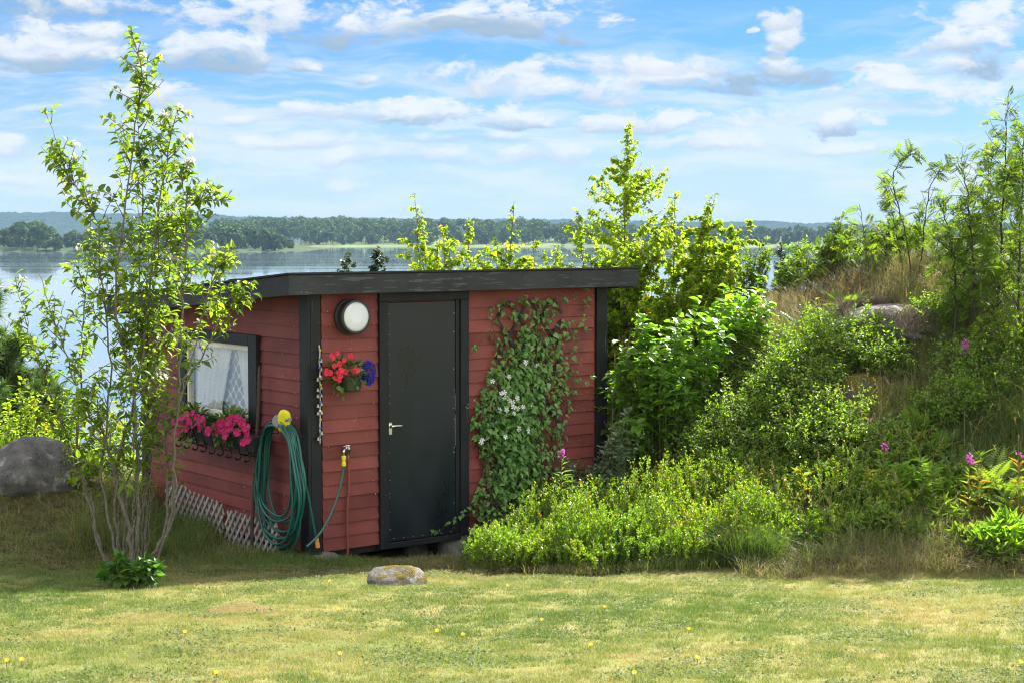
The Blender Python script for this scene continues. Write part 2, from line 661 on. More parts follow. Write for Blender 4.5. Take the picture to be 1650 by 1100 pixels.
def woodpaint(name, c, worn, wornamt, rough, along='Z'):
    """painted boards: grain along the board, worn flecks of a second colour"""
    m, n, b = newmat(name)
    tc = n.new('ShaderNodeTexCoord')
    rot = n.new('ShaderNodeMapping')
    n.put(rot.inputs['Vector'], tc.outputs['Object'])
    rot.inputs['Rotation'].default_value = (0, 0, -(pi / 2 - ANG))
    sc = {'Z': (14, 14, 0.9), 'X': (0.9, 14, 14), 'Y': (14, 0.9, 14)}[along]
    v = n.scaled(rot.outputs[0], sc)
    gr = n.noise(v, 3.0, 6, 0.65)
    big = n.noise(tc.outputs['Object'], 2.2, 4, 0.6)
    at = n.new('ShaderNodeAttribute', attribute_name='tint')
    c1 = n.ramp(n.math('ADD', n.math('MULTIPLY', big, 0.75), n.math('MULTIPLY', at.outputs['Fac'], 0.25)),
                [(0.3, tuple(x * 0.66 for x in c)), (0.7, tuple(x * 1.32 + .006 for x in c))])
    wm = n.math('ADD', gr, n.math('MULTIPLY', n.noise(tc.outputs['Object'], 5.0, 5, 0.7), 0.5))
    f = n.smooth(wm, 1.02 - wornamt, 1.12 - wornamt)
    c2 = n.mix(f, c1, worn)
    # pale flecks: lichen, bird lime, chipped paint
    fl = n.noise(tc.outputs['Object'], 70.0, 2, 0.5)
    fl2 = n.noise(tc.outputs['Object'], 6.0, 3, 0.5)
    c2 = n.mix(n.math('MULTIPLY', n.smooth(n.math('ADD', fl, n.math('MULTIPLY', fl2, 0.35)), 0.90, 0.95), 0.7), c2, tuple(min(.6, v * 3 + .12) for v in c))
    n.put(b.inputs['Base Color'], c2)
    n.put(b.inputs['Roughness'], n.math('ADD', n.math('MULTIPLY', gr, 0.3), rough - 0.15))
    b.inputs['Specular IOR Level'].default_value = 0.22
    bump(n, b, gr, 0.35, 0.004)
    return m


M = {}
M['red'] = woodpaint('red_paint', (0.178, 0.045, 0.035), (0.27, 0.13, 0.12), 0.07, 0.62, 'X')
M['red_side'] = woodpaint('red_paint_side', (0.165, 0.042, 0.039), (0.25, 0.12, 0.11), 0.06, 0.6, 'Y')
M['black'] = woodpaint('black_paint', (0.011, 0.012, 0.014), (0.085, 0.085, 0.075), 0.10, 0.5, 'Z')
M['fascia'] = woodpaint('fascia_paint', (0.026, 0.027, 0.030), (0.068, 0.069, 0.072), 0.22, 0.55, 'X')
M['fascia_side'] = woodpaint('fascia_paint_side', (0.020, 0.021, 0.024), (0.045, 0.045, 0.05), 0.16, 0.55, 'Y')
M['door'] = plain('door_sheet', (0.009, 0.0135, 0.017), 0.36, 0, 0.35, 2.5, 0.3, 0.06)
def door_material():
    m, n, b = newmat('door_sheet')
    tc = n.new('ShaderNodeTexCoord')
    o = tc.outputs['Object']
    big = n.noise(n.scaled(o, (1, 1, .45)), 2.6, 5, 0.6)
    fine = n.noise(n.scaled(o, (1, 1, .12)), 55.0, 4, 0.7)
    c = n.ramp(big, [(.3, (.006, .009, .012)), (.55, (.010, .014, .018)), (.75, (.017, .021, .023))])
    sc = n.smooth(n.math('ADD', fine, n.math('MULTIPLY', big, .35)), .86, .95)
    n.put(b.inputs['Base Color'], n.mix(n.math('MULTIPLY', sc, .35), c, (.09, .095, .09)))
    n.put(b.inputs['Roughness'], n.smooth(big, .3, .7, .26, .48))
    b.inputs['Specular IOR Level'].default_value = .32
    bump(n, b, n.noise(o, 3.0, 3, .5), .15, .01)
    return m


M['door'] = door_material()
M['felt'] = plain('roofing_felt', (0.03, 0.03, 0.032), 0.85, 0, 0.3, 30, 0.3, 0.3)
M['dark'] = plain('dark_inside', (0.03, 0.025, 0.02), 0.9, 0, 0.3, 4)
M['white_worn'] = woodpaint('white_sash_paint', (0.62, 0.60, 0.52), (0.22, 0.18, 0.14), 0.10, 0.6, 'Z')
M['greywood'] = woodpaint('grey_lattice_wood', (0.28, 0.265, 0.245), (0.12, 0.105, 0.09), 0.2, 0.8, 'Z')
M['trellis'] = plain('trellis_wood', (0.018, 0.013, 0.012), 0.6, 0, 0.3, 20)
M['hose'] = plain('green_hose', (0.008, 0.088, 0.068), 0.36, 0, 0.15, 8)
M['hose2'] = plain('dull_green_hose', (0.03, 0.10, 0.085), 0.42, 0, 0.15, 8)
M['orange'] = plain('orange_plastic', (0.62, 0.27, 0.06), 0.4, 0, 0.12, 30)
M['grey_plastic'] = plain('grey_plastic', (0.20, 0.21, 0.22), 0.45, 0, 0.12, 30)
M['yellow'] = plain('yellow_plastic', (0.70, 0.62, 0.02), 0.35, 0, 0.1, 20)
M['wire'] = plain('rusted_wire', (0.08, 0.06, 0.05), 0.5, 0.6, 0.3, 40)
M['chrome'] = plain('worn_chrome', (0.55, 0.54, 0.50), 0.28, 1.0, 0.2, 40)
M['brass'] = plain('dull_brass', (0.45, 0.36, 0.20), 0.35, 1.0, 0.2, 40)
M['redpipe'] = plain('red_pipe', (0.20, 0.045, 0.03), 0.5, 0.0, 0.3, 30)
M['rust'] = plain('rusty_iron', (0.060, 0.036, 0.028), 0.75, 0.2, 0.4, 30)
M['iron'] = plain('black_iron', (0.008, 0.008, 0.010), 0.42, 0.3, 0.2, 20)
M['planter'] = plain('dark_planter', (0.022, 0.024, 0.028), 0.55, 0, 0.2, 10)
M['pot'] = plain('dark_green_pot', (0.022, 0.032, 0.018), 0.35, 0, 0.2, 8)
M['lampbody'] = plain('lamp_body', (0.022, 0.024, 0.026), 0.5, 0, 0.25, 20)
M['diffuser'] = plain('opal_diffuser', (0.60, 0.63, 0.64), 0.3, 0, 0.02, 4)
M['cord'] = plain('cream_cord', (0.45, 0.42, 0.33), 0.7, 0, 0.2, 40)
M['bead_blue'] = plain('blue_bead', (0.03, 0.10, 0.42), 0.25, 0, 0.1, 30)
M['bead_green'] = plain('lime_bead', (0.45, 0.50, 0.05), 0.25, 0, 0.1, 30)
M['bead_white'] = plain('white_bead', (0.7, 0.7, 0.68), 0.3, 0, 0.1, 30)
M['bell'] = plain('tarnished_bell', (0.30, 0.27, 0.20), 0.4, 0.9, 0.3, 40)
M['nail'] = plain('pale_nail', (0.45, 0.45, 0.40), 0.5, 0.2, 0.2, 40)
M['concrete'] = plain('weathered_concrete', (0.15, 0.145, 0.12), 0.9, 0, 0.4, 9, 0.3, 0.5)
M['bark_grey'] = plain('grey_bark', (0.135, 0.118, 0.09), 0.85, 0, 0.4, 40, 0.3, 0.4)
M['bark_brown'] = plain('brown_bark', (0.085, 0.055, 0.038), 0.8, 0, 0.4, 40, 0.3, 0.3)
M['bark_red'] = plain('reddish_twig', (0.11, 0.055, 0.035), 0.7, 0, 0.3, 40, 0.3)
M['bark_dark'] = plain('dark_bark', (0.045, 0.034, 0.026), 0.85, 0, 0.4, 40, 0.3)
M['stem_green'] = plain('green_stem', (0.10, 0.13, 0.03), 0.6, 0, 0.3, 30, 0.3)
M['stem_red'] = plain('red_stem', (0.25, 0.09, 0.04), 0.6, 0, 0.3, 30, 0.3)
M['straw'] = plain('dry_straw', (0.35, 0.26, 0.13), 0.8, 0, 0.25, 30, 0.3)
M['petal_white'] = leafmat('white_petal', [(0, (.58, .58, .50)), (1, (.70, .70, .64))], 0.35, (1, 1, .95), 0.6, 0.2)
M['petal_magenta'] = leafmat('magenta_petal', [(0, (.36, .008, .085)), (1, (.62, .035, .19))], 0.3, (1.1, .8, 1), 0.6, 0.2)
M['petal_red'] = leafmat('red_petal', [(0, (.62, .012, .03)), (1, (.82, .05, .10))], 0.3, (1.1, .8, .9), 0.6, 0.2)
M['petal_blue'] = leafmat('blue_petal', [(0, (.045, .03, .32)), (1, (.09, .07, .55))], 0.3, (1, 1, 1.1), 0.6, 0.2)
M['petal_pink'] = leafmat('pink_petal', [(0, (.50, .09, .45)), (1, (.70, .20, .62))], 0.35, (1.1, .9, 1.1), 0.6, 0.2)
M['petal_yellow'] = leafmat('yellow_petal', [(0, (.75, .50, .01)), (1, (.85, .65, .02))], 0.3, (1.1, 1, .6), 0.6, 0.2)

GREEN = lambda a, b, c: [(0, a), (0.5, b), (1, c)]
M['leaf_mock'] = leafmat('mock_orange_leaf', GREEN((.055, .11, .016), (.11, .185, .022), (.21, .27, .03)), 0.55, (2.0, 2.0, .55), .5, .3)
M['leaf_birch'] = leafmat('birch_leaf', [(0, (.11, .18, .018)), (.6, (.19, .27, .022)), (.96, (.28, .33, .025)), (1, (.33, .17, .03))], 0.62, (2.1, 2.15, .5), .5, .25)
M['leaf_broad'] = leafmat('broad_leaf', GREEN((.06, .135, .018), (.11, .21, .024), (.18, .285, .032)), 0.52, (2.0, 2.2, .5), 0.42, 0.4)
M['leaf_dark'] = leafmat('dark_broad_leaf', GREEN((.03, .075, .014), (.05, .12, .018), (.09, .18, .024)), 0.4, (1.8, 2.0, .5), .45, .3)
M['leaf_coto'] = leafmat('small_dark_leaf', GREEN((.05, .11, .018), (.115, .20, .026), (.20, .29, .04)), 0.52, (1.9, 1.95, .55), 0.45, 0.35)
M['leaf_bil'] = leafmat('bilberry_leaf', [(0, (.05, .115, .014)), (.5, (.12, .205, .022)), (.92, (.22, .30, .035)), (1, (.28, .19, .04))], 0.48, (1.75, 1.85, .5), 0.36, 0.5)
M['leaf_rowan'] = leafmat('rowan_leaf', GREEN((.05, .10, .018), (.10, .165, .026), (.18, .235, .035)), 0.5, (1.75, 1.8, .6), .6, .12)
M['leaf_clem'] = leafmat('clematis_leaf', GREEN((.06, .15, .032), (.13, .26, .06), (.23, .36, .10)), 0.35, (1.7, 1.9, .6), 0.38)
M['leaf_pale'] = leafmat('pale_leaf', GREEN((.07, .11, .06), (.13, .18, .10), (.22, .27, .18)), 0.35, (1.4, 1.6, .9), 0.4)
M['leaf_fern'] = leafmat('fern_leaf', GREEN((.05, .10, .015), (.10, .17, .028), (.17, .225, .045)), 0.45, (1.7, 1.8, .55))
M['leaf_fire'] = leafmat('fireweed_leaf', [(0, (.06, .13, .02)), (.6, (.14, .24, .034)), (.85, (.20, .22, .03)), (1, (.29, .18, .035))], 0.4, (1.8, 1.8, .6))
M['leaf_pot'] = leafmat('pot_plant_leaf', GREEN((.03, .08, .016), (.07, .14, .025), (.15, .22, .04)), 0.35, (1.6, 1.8, .6), 0.4)
M['needle_pine'] = leafmat('pine_needle', GREEN((.045, .09, .022), (.085, .15, .032), (.14, .21, .045)), 0.2, (1.3, 1.5, .6), 0.5)
M['needle_jun'] = leafmat('juniper_needle', GREEN((.016, .036, .014), (.03, .058, .02), (.05, .085, .025)), 0.2, (1.3, 1.5, .6), 0.5)
M['grass'] = leafmat('lawn_grass', [(0, (.30, .235, .135)), (.3, (.24, .235, .105)), (.6, (.155, .195, .062)), (1, (.075, .125, .032))], 0.4, (1.3, 1.35, .6), 0.6, 0.2)
M['drygrass'] = leafmat('dry_grass', [(0, (.18, .13, .095)), (.35, (.29, .24, .14)), (.62, (.17, .18, .06)), (1, (.08, .135, .025))], 0.4, (1.25, 1.25, .7), 0.6, 0.3)
M['heather'] = leafmat('dead_heather', [(0, (.08, .07, .06)), (.6, (.17, .145, .12)), (1, (.26, .20, .14))], 0.2, (1.2, 1.1, .9), 0.8, 0.2)
M['far_leaf'] = leafmat('far_foliage', GREEN((.025, .06, .018), (.042, .085, .022), (.075, .125, .03)), 0.25, (1.2, 1.3, .5), 0.7, 0.2)


def ground_material():
    m, n, b = newmat('ground_cover')
    tc = n.new('ShaderNodeTexCoord')
    sep = n.new('ShaderNodeSeparateXYZ')
    n.l.new(tc.outputs['Object'], sep.inputs[0])
    o = tc.outputs['Object']
    patch = n.noise(o, 0.8, 5, 0.6)
    fine = n.noise(o, 16.0, 6, 0.7)
    f = n.math('ADD', n.math('MULTIPLY', patch, 0.65), n.math('MULTIPLY', fine, 0.35))
    lawn = n.ramp(f, [(0.36, (.22, .17, .075)), (0.47, (.18, .17, .055)), (0.6, (.10, .125, .03))])
    earth = n.ramp(fine, [(0.33, (.022, .017, .009)), (0.45, (.045, .038, .014)), (0.56, (.06, .062, .016)), (0.72, (.13, .10, .04))])
    hill = n.math('MAXIMUM', n.smooth(sep.outputs[1], 12.0, 12.7), 0.0)
    n.put(b.inputs['Base Color'], n.mix(hill, lawn, earth))
    b.inputs['Roughness'].default_value = 0.95
    b.inputs['Specular IOR Level'].default_value = 0.1
    bump(n, b, fine, 0.8, 0.03)
    return m


def rock_material(name, moss, c1=(.10, .095, .09), c2=(.30, .285, .27), scale=6.0, lichen=0.0):
    m, n, b = newmat(name)
    tc = n.new('ShaderNodeTexCoord')
    geo = n.new('ShaderNodeNewGeometry')
    sep = n.new('ShaderNodeSeparateXYZ')
    n.l.new(geo.outputs['Normal'], sep.inputs[0])
    o = tc.outputs['Object']
    a = n.noise(o, scale, 8, 0.65)
    sp = n.noise(o, scale * 14, 3, 0.6)
    c = n.ramp(n.math('ADD', n.math('MULTIPLY', a, 0.6), n.math('MULTIPLY', sp, 0.4)), [(0.38, c1), (0.62, c2)])
    if lichen:
        c = n.mix(n.math('MULTIPLY', n.smooth(n.noise(o, scale * 1.1, 4, 0.5), 0.58, 0.66), lichen), c, (.55, .54, .50))
    mm = n.math('ADD', n.noise(o, scale * 0.8, 6, 0.65), n.math('MULTIPLY', sep.outputs[2], 0.25))
    mc = n.ramp(sp, [(0.35, (.045, .04, .008)), (0.5, (.11, .088, .016)), (0.65, (.19, .135, .025))])
    c = n.mix(n.smooth(mm, 0.85 - moss, 0.92 - moss), c, mc)
    n.put(b.inputs['Base Color'], c)
    b.inputs['Roughness'].default_value = 0.9
    b.inputs['Specular IOR Level'].default_value = 0.25
    bump(n, b, n.math('ADD', a, n.math('MULTIPLY', sp, 0.3)), 0.7, 0.03)
    return m


M['ground'] = ground_material()
M['boulder'] = rock_material('grey_granite', -0.04, (.03, .029, .028), (.125, .118, .112), 7.0, 0.2)
M['stone'] = rock_material('mossy_granite', 0.19, (.07, .066, .06), (.22, .21, .19), 9.0, 0.6)
M['mossrock'] = rock_material('moss_covered_rock', 0.30, (.04, .035, .028), (.12, .11, .09), 6.0)
M['outcrop'] = rock_material('bare_outcrop', -0.1, (.10, .085, .08), (.26, .235, .225), 4.0)
M['rough_stone'] = rock_material('plain_stone', 0.0, (.07, .065, .055), (.20, .19, .165), 7.0)


def water_material():
    m, n, b = newmat('lake_water')
    tc = n.new('ShaderNodeTexCoord')
    o = tc.outputs['Object']
    b.inputs['Base Color'].default_value = (.10, .14, .17, 1)
    rip = n.noise(n.scaled(o, (0.012, 0.05, 1)), 1.0, 4, 0.5)
    n.put(b.inputs['Roughness'], n.smooth(rip, 0.42, 0.62, 0.02, 0.07))
    b.inputs['IOR'].default_value = 1.33
    wv = n.noise(n.scaled(o, (0.35, 0.8, 1)), 1.0, 4, 0.6)
    bump(n, b, wv, 0.02, 0.012)
    return m


M['water'] = water_material()

# ------------------------------------------------------------------ setting
def grid(g, xs, ys, fn, tint=0.5):
    X, Y = np.meshgrid(xs, ys)
    Z = fn(X, Y)
    nx, ny = len(xs), len(ys)
    i = np.arange(ny - 1)[:, None]
    j = np.arange(nx - 1)[None]
    fc = np.stack([i * nx + j, i * nx + j + 1, (i + 1) * nx + j + 1, (i + 1) * nx + j], -1).reshape(-1, 4)
    g.add(np.stack([X, Y, Z], -1), fc, tint)


g = G()
xs = np.concatenate([np.linspace(-3000, -60, 14), np.linspace(-50, -9, 18), np.arange(-8, 8.01, 0.08), np.linspace(9, 50, 18), np.linspace(60, 3000, 14)])
ys = np.concatenate([np.linspace(-60, 3, 22), np.arange(3.3, 22, 0.08), np.linspace(22.5, 60, 30), np.linspace(65, 400, 20), np.array([600, 1000, 2000, 4500])])
grid(g, xs, ys, zg)
obj('ground', g, M['ground'], smooth=True, kind='structure')

LAKE = -7.65
g = G()
grid(g, np.linspace(-3000, 3000, 13), np.concatenate([np.linspace(30, 300, 10), np.linspace(400, 4400, 10)]), lambda x, y: np.full(x.shape, LAKE))
obj('lake', g, M['water'], kind='structure')


def far_x(px, d):
    return (px - 825) / F * d


# far shore land: low meadow rising to a wooded slope
def shore(name, px0, px1, d0, depth, rise, mat, taper):
    g = G()
    n = 60
    xs = np.linspace(far_x(px0, d0), far_x(px1, d0), n)
    rows = []
    for t in np.linspace(0, 1, 12):
        yy = d0 + depth * t + 6 * bumps(xs, 0 * xs, 0.03, 8)
        e = np.clip(np.minimum((xs - xs[0]), (xs[-1] - xs)) / taper, 0, 1)
        zz = LAKE - 0.3 + (1.0 + rise * t ** 1.3) * sstep(e) * min(1, t * 14) + (-0.5 if t == 0 else 0)
        rows.append(np.stack([xs, yy, zz], -1))
    v = np.array(rows)
    i = np.arange(11)[:, None]
    j = np.arange(n - 1)[None]
    fc = np.stack([i * n + j, i * n + j + 1, (i + 1) * n + j + 1, (i + 1) * n + j], -1).reshape(-1, 4)
    g.add(v, fc)
    return obj(name, g, mat, kind='structure', smooth=True)


M['meadow'] = plain('far_meadow', (.085, .12, .04), 0.95, 0, 0.35, 0.02, 0.1)
M['forest_floor'] = plain('forest_ground', (.035, .06, .02), 0.95, 0, 0.3, 0.05, 0.1)
shore('far_shore', 380, 2600, 1205, 320, 7, M['meadow'], 40)
shore('far_peninsula', -700, 500, 900, 170, 3, M['forest_floor'], 45)


def far_wood(name, label, trees, seed, cards, size):
    """a far-off wood: crowns of many small leaf clumps, one mass"""
    r = np.random.default_rng(seed)
    g = G()
    for x, y, z, h in trees:
        wdt = h * r.uniform(.22, .40)
        nb = r.integers(6, 10)
        c = np.stack([r.normal(0, .55, nb) * wdt, r.normal(0, .5, nb) * wdt, r.uniform(.3, .86, nb) * h], -1)
        c[0] = (0, 0, .84 * h)
        rad = wdt * r.uniform(.45, .75, nb) * (1.15 - .5 * c[:, 2] / h)
        k = r.integers(0, nb, cards)
        d = unit(r.normal(size=(cards, 3)))
        p = c[k] + d * rad[k][:, None] * r.uniform(.75, 1.05, cards)[:, None]
        p[:, 2] = np.clip(p[:, 2], 0.2, h)
        p += np.array([x, y, z])
        dd = unit(r.normal(size=(cards, 3)) + d * .3)
        up = d + r.normal(size=(cards, 3)) * .35 + [0, 0, .3]
        s = size * r.uniform(.7, 1.5, cards)
        t0 = r.uniform(.15, .75)
        leaves(g, p - dd * s[:, None] * .5, dd, up, s, .8, SMALL, np.clip(t0 + r.normal(0, .15, cards), 0, 1))
        tube(g, [(x, y, z - .5), (x, y, z + h * .6)], [h * .02, h * .01], 5, 0.0)
    o = obj(name, g, M['far_leaf'], kind='stuff')
    return tag(o, label, 'wood')


r = np.random.default_rng(5)
tr = []
for i in range(150):
    px = r.uniform(-60, 470)
    d = r.uniform(905, 1050)
    top = np.interp(px, [-60, 60, 100, 240, 330, 400, 440, 470], [362, 360, 375, 362, 362, 366, 374, 388])
    h = max(4, (375 - top) / F * d + CAMZ - LAKE + r.uniform(-4, 1.5))
    tr.append((far_x(px, d), d, LAKE + .2, h))
far_wood('far_wood', 'dark green wood on the point across the water at left', tr, 11, 420, 1.5)
tr = []
for i in range(900):
    px = r.uniform(345, 1650)
    d = r.uniform(1232, 1480)
    row = (d - 1232) / 248
    top = np.interp(px, [345, 380, 420, 480, 560, 700, 830, 900, 1100, 1200, 1400, 1650], [352, 347, 346, 347, 347, 350, 353, 357, 366, 366, 364, 364]) + 4.5 * bumps(px, 0, .06, 44) + 2.5 * bumps(px, 0, .2, 45)
    zt = CAMZ + (375 - top) / F * d
    zb = LAKE + .6 + 8 * row
    h = max(6, min(17, (zt - zb) * r.uniform(.70, 1.05)))
    zb = min(zb, zt - h)
    tr.append((far_x(px, d), d, zb if row > .25 else LAKE + .6, h if row > .25 else max(5, (zt - LAKE) * r.uniform(.3, .75))))
far_wood('far_wood', 'long wooded shore across the lake behind the pale meadow', tr, 12, 250, 1.6)


M['hill_forest'] = plain('hill_forest', (.016, .034, .018), 1.0, 0, .35, .02, 0.0)


def hills(name, pts, d, seed):
    g = G()
    n = 700
    px = np.linspace(-900, 2600, n)
    x = far_x(px, d)
    top = CAMZ + (375 - np.interp(px, [p[0] for p in pts], [p[1] for p in pts])) / F * d
    rr = np.random.default_rng(seed)
    rows = []
    for t in np.linspace(0, 1, 26):
        z = LAKE - 1 + (top - LAKE + 1) * t ** .8 + (rr.normal(0, 1.1, n) + 1.5 * bumps(x, 0 * x, .03, seed)) * (t > 0)
        rows.append(np.stack([x, d - 350 * (1 - t) + rr.normal(0, 4, n), z], -1))
    v = np.array(rows)
    i = np.arange(25)[:, None]
    j = np.arange(n - 1)[None]
    fc = np.stack([i * n + j, i * n + j + 1, (i + 1) * n + j + 1, (i + 1) * n + j], -1).reshape(-1, 4)
    g.add(v, fc, rr.uniform(0, 1, len(fc)))
    obj(name, g, M['hill_forest'], kind='structure')


hills('hills', [(-900, 338), (0, 344), (110, 342), (230, 345), (330, 346), (420, 350), (560, 352), (800, 354), (900, 353), (1000, 357), (1120, 359), (1210, 356), (1300, 360), (1420, 362), (1650, 360), (2600, 350)], 3800, 21)

# ------------------------------------------------------------------ shed
shed = thing('shed', C0, 'small red clapboard garden shed with black door, black trim and a low sloping roof', 'shed')
UL = 3.09                       # length of the front
VL = 3.05                       # depth
ROOF_F = FW(600, 437.5, -0.20)[1]     # top of the roof at the front edge
SLOPE = 0.082


def roofz(v):
    return ROOF_F - SLOPE * (v + 0.20)


u_post = FW(518, 700)[0]
u_dl = FW(608, 700)[0]
u_dr = FW(751, 700)[0]
u_rp = FW(955, 560)[0]
UL = FW(971, 560)[0]
v_post = SW(486, 700)[0]
print('shed', C0, 'UL', UL, 'posts', u_post, u_dl, u_dr, u_rp, v_post, 'roof', ROOF_F)
EXPO = 0.1085
rb = np.random.default_rng(2)


def clap_front(g, a, b, z0, z1, sag=0.004):
    """one lapped board on the front wall"""
    t = rb.uniform(0, 1)
    d0, d1 = 0.019 + rb.uniform(-.002, .004), 0.004
    zz = [rb.uniform(-sag, sag), rb.uniform(-sag, sag)]
    c = []
    for k, u in enumerate((a, b)):
        for (dv, z) in ((-d0, z0 + zz[k]), (0.0, z0 + zz[k]), (-d1, z1), (0.0, z1)):
            c.append(W(u, dv, z))
    g.add(c, [[0, 2, 6, 4], [1, 5, 7, 3], [0, 4, 5, 1], [2, 3, 7, 6], [0, 1, 3, 2], [4, 6, 7, 5]], t)


def clap_side(g, a, b, z0, z1a, z1b, sag=0.004):
    t = rb.uniform(0, 1)
    d0, d1 = 0.019 + rb.uniform(-.002, .004), 0.004
    zz = [rb.uniform(-sag, sag), rb.uniform(-sag, sag)]
    c = []
    for k, (v, z1) in enumerate(((a, z1a), (b, z1b))):
        for (du, z) in ((-d0, z0 + zz[k]), (0.0, z0 + zz[k]), (-d1, z1), (0.0, z1)):
            c.append(W(du, v, z))
    g.add(c, [[0, 4, 6, 2], [1, 3, 7, 5], [0, 1, 5, 4], [2, 6, 7, 3], [0, 2, 3, 1], [4, 5, 7, 6]], t)


ROOF_T = 0.10
top_f = roofz(0) - 0.05
g = G()
z = 0.0
while z < top_f - 0.02:
    e = EXPO + rb.uniform(-.003, .003)
    z1 = min(z + e + .012, top_f)
    clap_front(g, u_post, u_dl, z, z1)
    clap_front(g, u_dr, u_rp, z, z1)
    z += e
box(g, (0.02, .002, 0), (u_dl, .03, top_f), W)
box(g, (u_dr, .002, 0), (UL - .02, .03, top_f), W)
box(g, (u_dl, .002, FW(670, 487)[1]), (u_dr, .03, top_f), W)
obj('wall', g, M['red'], shed)

# window opening on the side wall
wv0, wz1 = SW(422, 540)
wv1 = SW(296, 600)[0]
wz0 = SW(422, 688)[1]
print('window', wv0, wv1, wz0, wz1)
g = G()
z = 0.0
while z < roofz(0) - .07:
    e = EXPO + rb.uniform(-.003, .003)
    zt = z + e + .012
    for a, b in (((v_post, wv0 + .03), (wv1 - .03, VL - .09)) if (zt > wz0 + .02 and z < wz1 - .02) else ((v_post, VL - .09),)):
        ta, tb = roofz(a) - .05, roofz(b) - .05
        if z > tb - .01:
            b = max(a + .05, (roofz(0) - .06 - z) / SLOPE)
            tb = z + .01
            if z > ta - .02:
                continue
        clap_side(g, a, b, z, min(zt, ta), min(zt, tb))
    z += e
sz = lambda v: roofz(v) - .05


def side_panel(g, va, vb, z0, zf):
    c = []
    for u in (.002, .03):
        for v in (va, vb):
            for z in (z0, zf(v)):
                c.append(W(u, v, z))
    g.add(c, QUADS)


side_panel(g, 0.02, wv0 + .03, 0, sz)
side_panel(g, wv1 - .03, VL - .02, 0, sz)
side_panel(g, wv0 + .03, wv1 - .03, 0, lambda v: wz0 + .03)
side_panel(g, wv0 + .03, wv1 - .03, wz1 - .03, sz)
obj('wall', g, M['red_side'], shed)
# back and right walls, floor
g = G()
c = []
for u in (0.03, UL - .03):
    for v in (VL - .03, VL):
        for z in (0, sz(VL)):
            c.append(W(u, v, z))
g.add(c, QUADS)
z = 0.0
while z < sz(VL) - .05:
    box(g, (0.09, VL, z), (UL - .09, VL + .018, z + EXPO - .006), W, rb.uniform(0, 1))
    z += EXPO
obj('wall', g, M['red'], shed)
g = G()
side = G()
c = []
for u in (UL - .03, UL - .002):
    for v in (0.03, VL - .02):
        for z in (0, sz(v)):
            c.append(W(u, v, z))
side.add(c, QUADS)
z = 0.0
while z < sz(VL) - .05:
    box(side, (UL - .002, .09, z), (UL + .016, VL - .09, z + EXPO - .006), W, rb.uniform(0, 1))
    z += EXPO
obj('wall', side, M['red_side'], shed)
g = G()
box(g, (.03, .04, .02), (UL - .03, VL - .04, .07), W)
for vv in (.06, 1.0, 2.0, 2.9):
    box(g, (.04, vv, -.07), (UL - .04, vv + .07, .018), W)
obj('floor', g, M['dark'], shed)

# corner posts: an L of two boards
def post(uc, vc, su, sv, zt):
    g = G()
    d = .032
    w = .095
    box(g, (uc if su > 0 else uc - w, vc - d if sv > 0 else vc, -.02), (uc + w if su > 0 else uc, vc if sv > 0 else vc + d, zt), W)
    box(g, (uc - d if su > 0 else uc, vc - d if sv > 0 else vc - w, -.02), (uc - .001 if su > 0 else uc + d, vc + w if sv > 0 else vc + d, zt), W)
    obj('corner_post', g, M['black'], shed, bevel=.004)


post(0, 0, 1, 1, roofz(.1) - .06)
post(UL, 0, -1, 1, roofz(.1) - .06)
post(0, VL, 1, -1, roofz(VL) - .06)
post(UL, VL, -1, -1, roofz(VL) - .06)

# roof: deck, felt, fascia boards
OF, OS, OB = 0.20, 0.295, 0.20
ur0, ur1 = -OS, FW(1029, 440, -.20)[0]
vr0, vr1 = -OF, VL + OB
g = G()


def slab(g, u0, u1, v0, v1, top, bot, tint=.5):
    c = []
    for u in (u0, u1):
        for v in (v0, v1):
            for dz in (bot, top):
                c.append(W(u, v, roofz(v) + dz))
    g.add(c, QUADS, tint)


slab(g, ur0 + .026, ur1 - .026, vr0 + .026, vr1 - .026, -.022, -.06)
roof = obj('roof', g, M['fascia'], shed)
g = G()
slab(g, ur0 - .012, ur1 + .012, vr0 - .012, vr1 + .012, 0, -.014)
slab(g, ur0 + .01, ur1 - .01, vr0 + .01, vr1 - .01, -.0145, -.0215)
for k in range(1, 4):
    v = vr0 + (vr1 - vr0) * k / 4
    slab(g, ur0 - .01, ur1 + .01, v, v + .12, .006, .0006, .7)
obj('roofing_felt', g, M['felt'], roof)
g = G()
FH = .178
slab(g, ur0, ur1, vr0, vr0 + .025, -.022, -FH)
slab(g, ur0, ur1, vr1 - .025, vr1, -.022, -FH)
obj('fascia_board', g, M['fascia'], roof, bevel=.003)
g = G()
slab(g, ur0, ur0 + .025, vr0 + .026, vr1 - .026, -.022, -FH)
slab(g, ur1 - .025, ur1, vr0 + .026, vr1 - .026, -.022, -FH)
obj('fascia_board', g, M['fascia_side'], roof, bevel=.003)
g = G()
for k in range(6):
    v = .1 + k * .56
    slab(g, ur0 + .026, ur1 - .026, v, v + .05, -.0605, -.15)
obj('rafter', g, M['black'], roof)
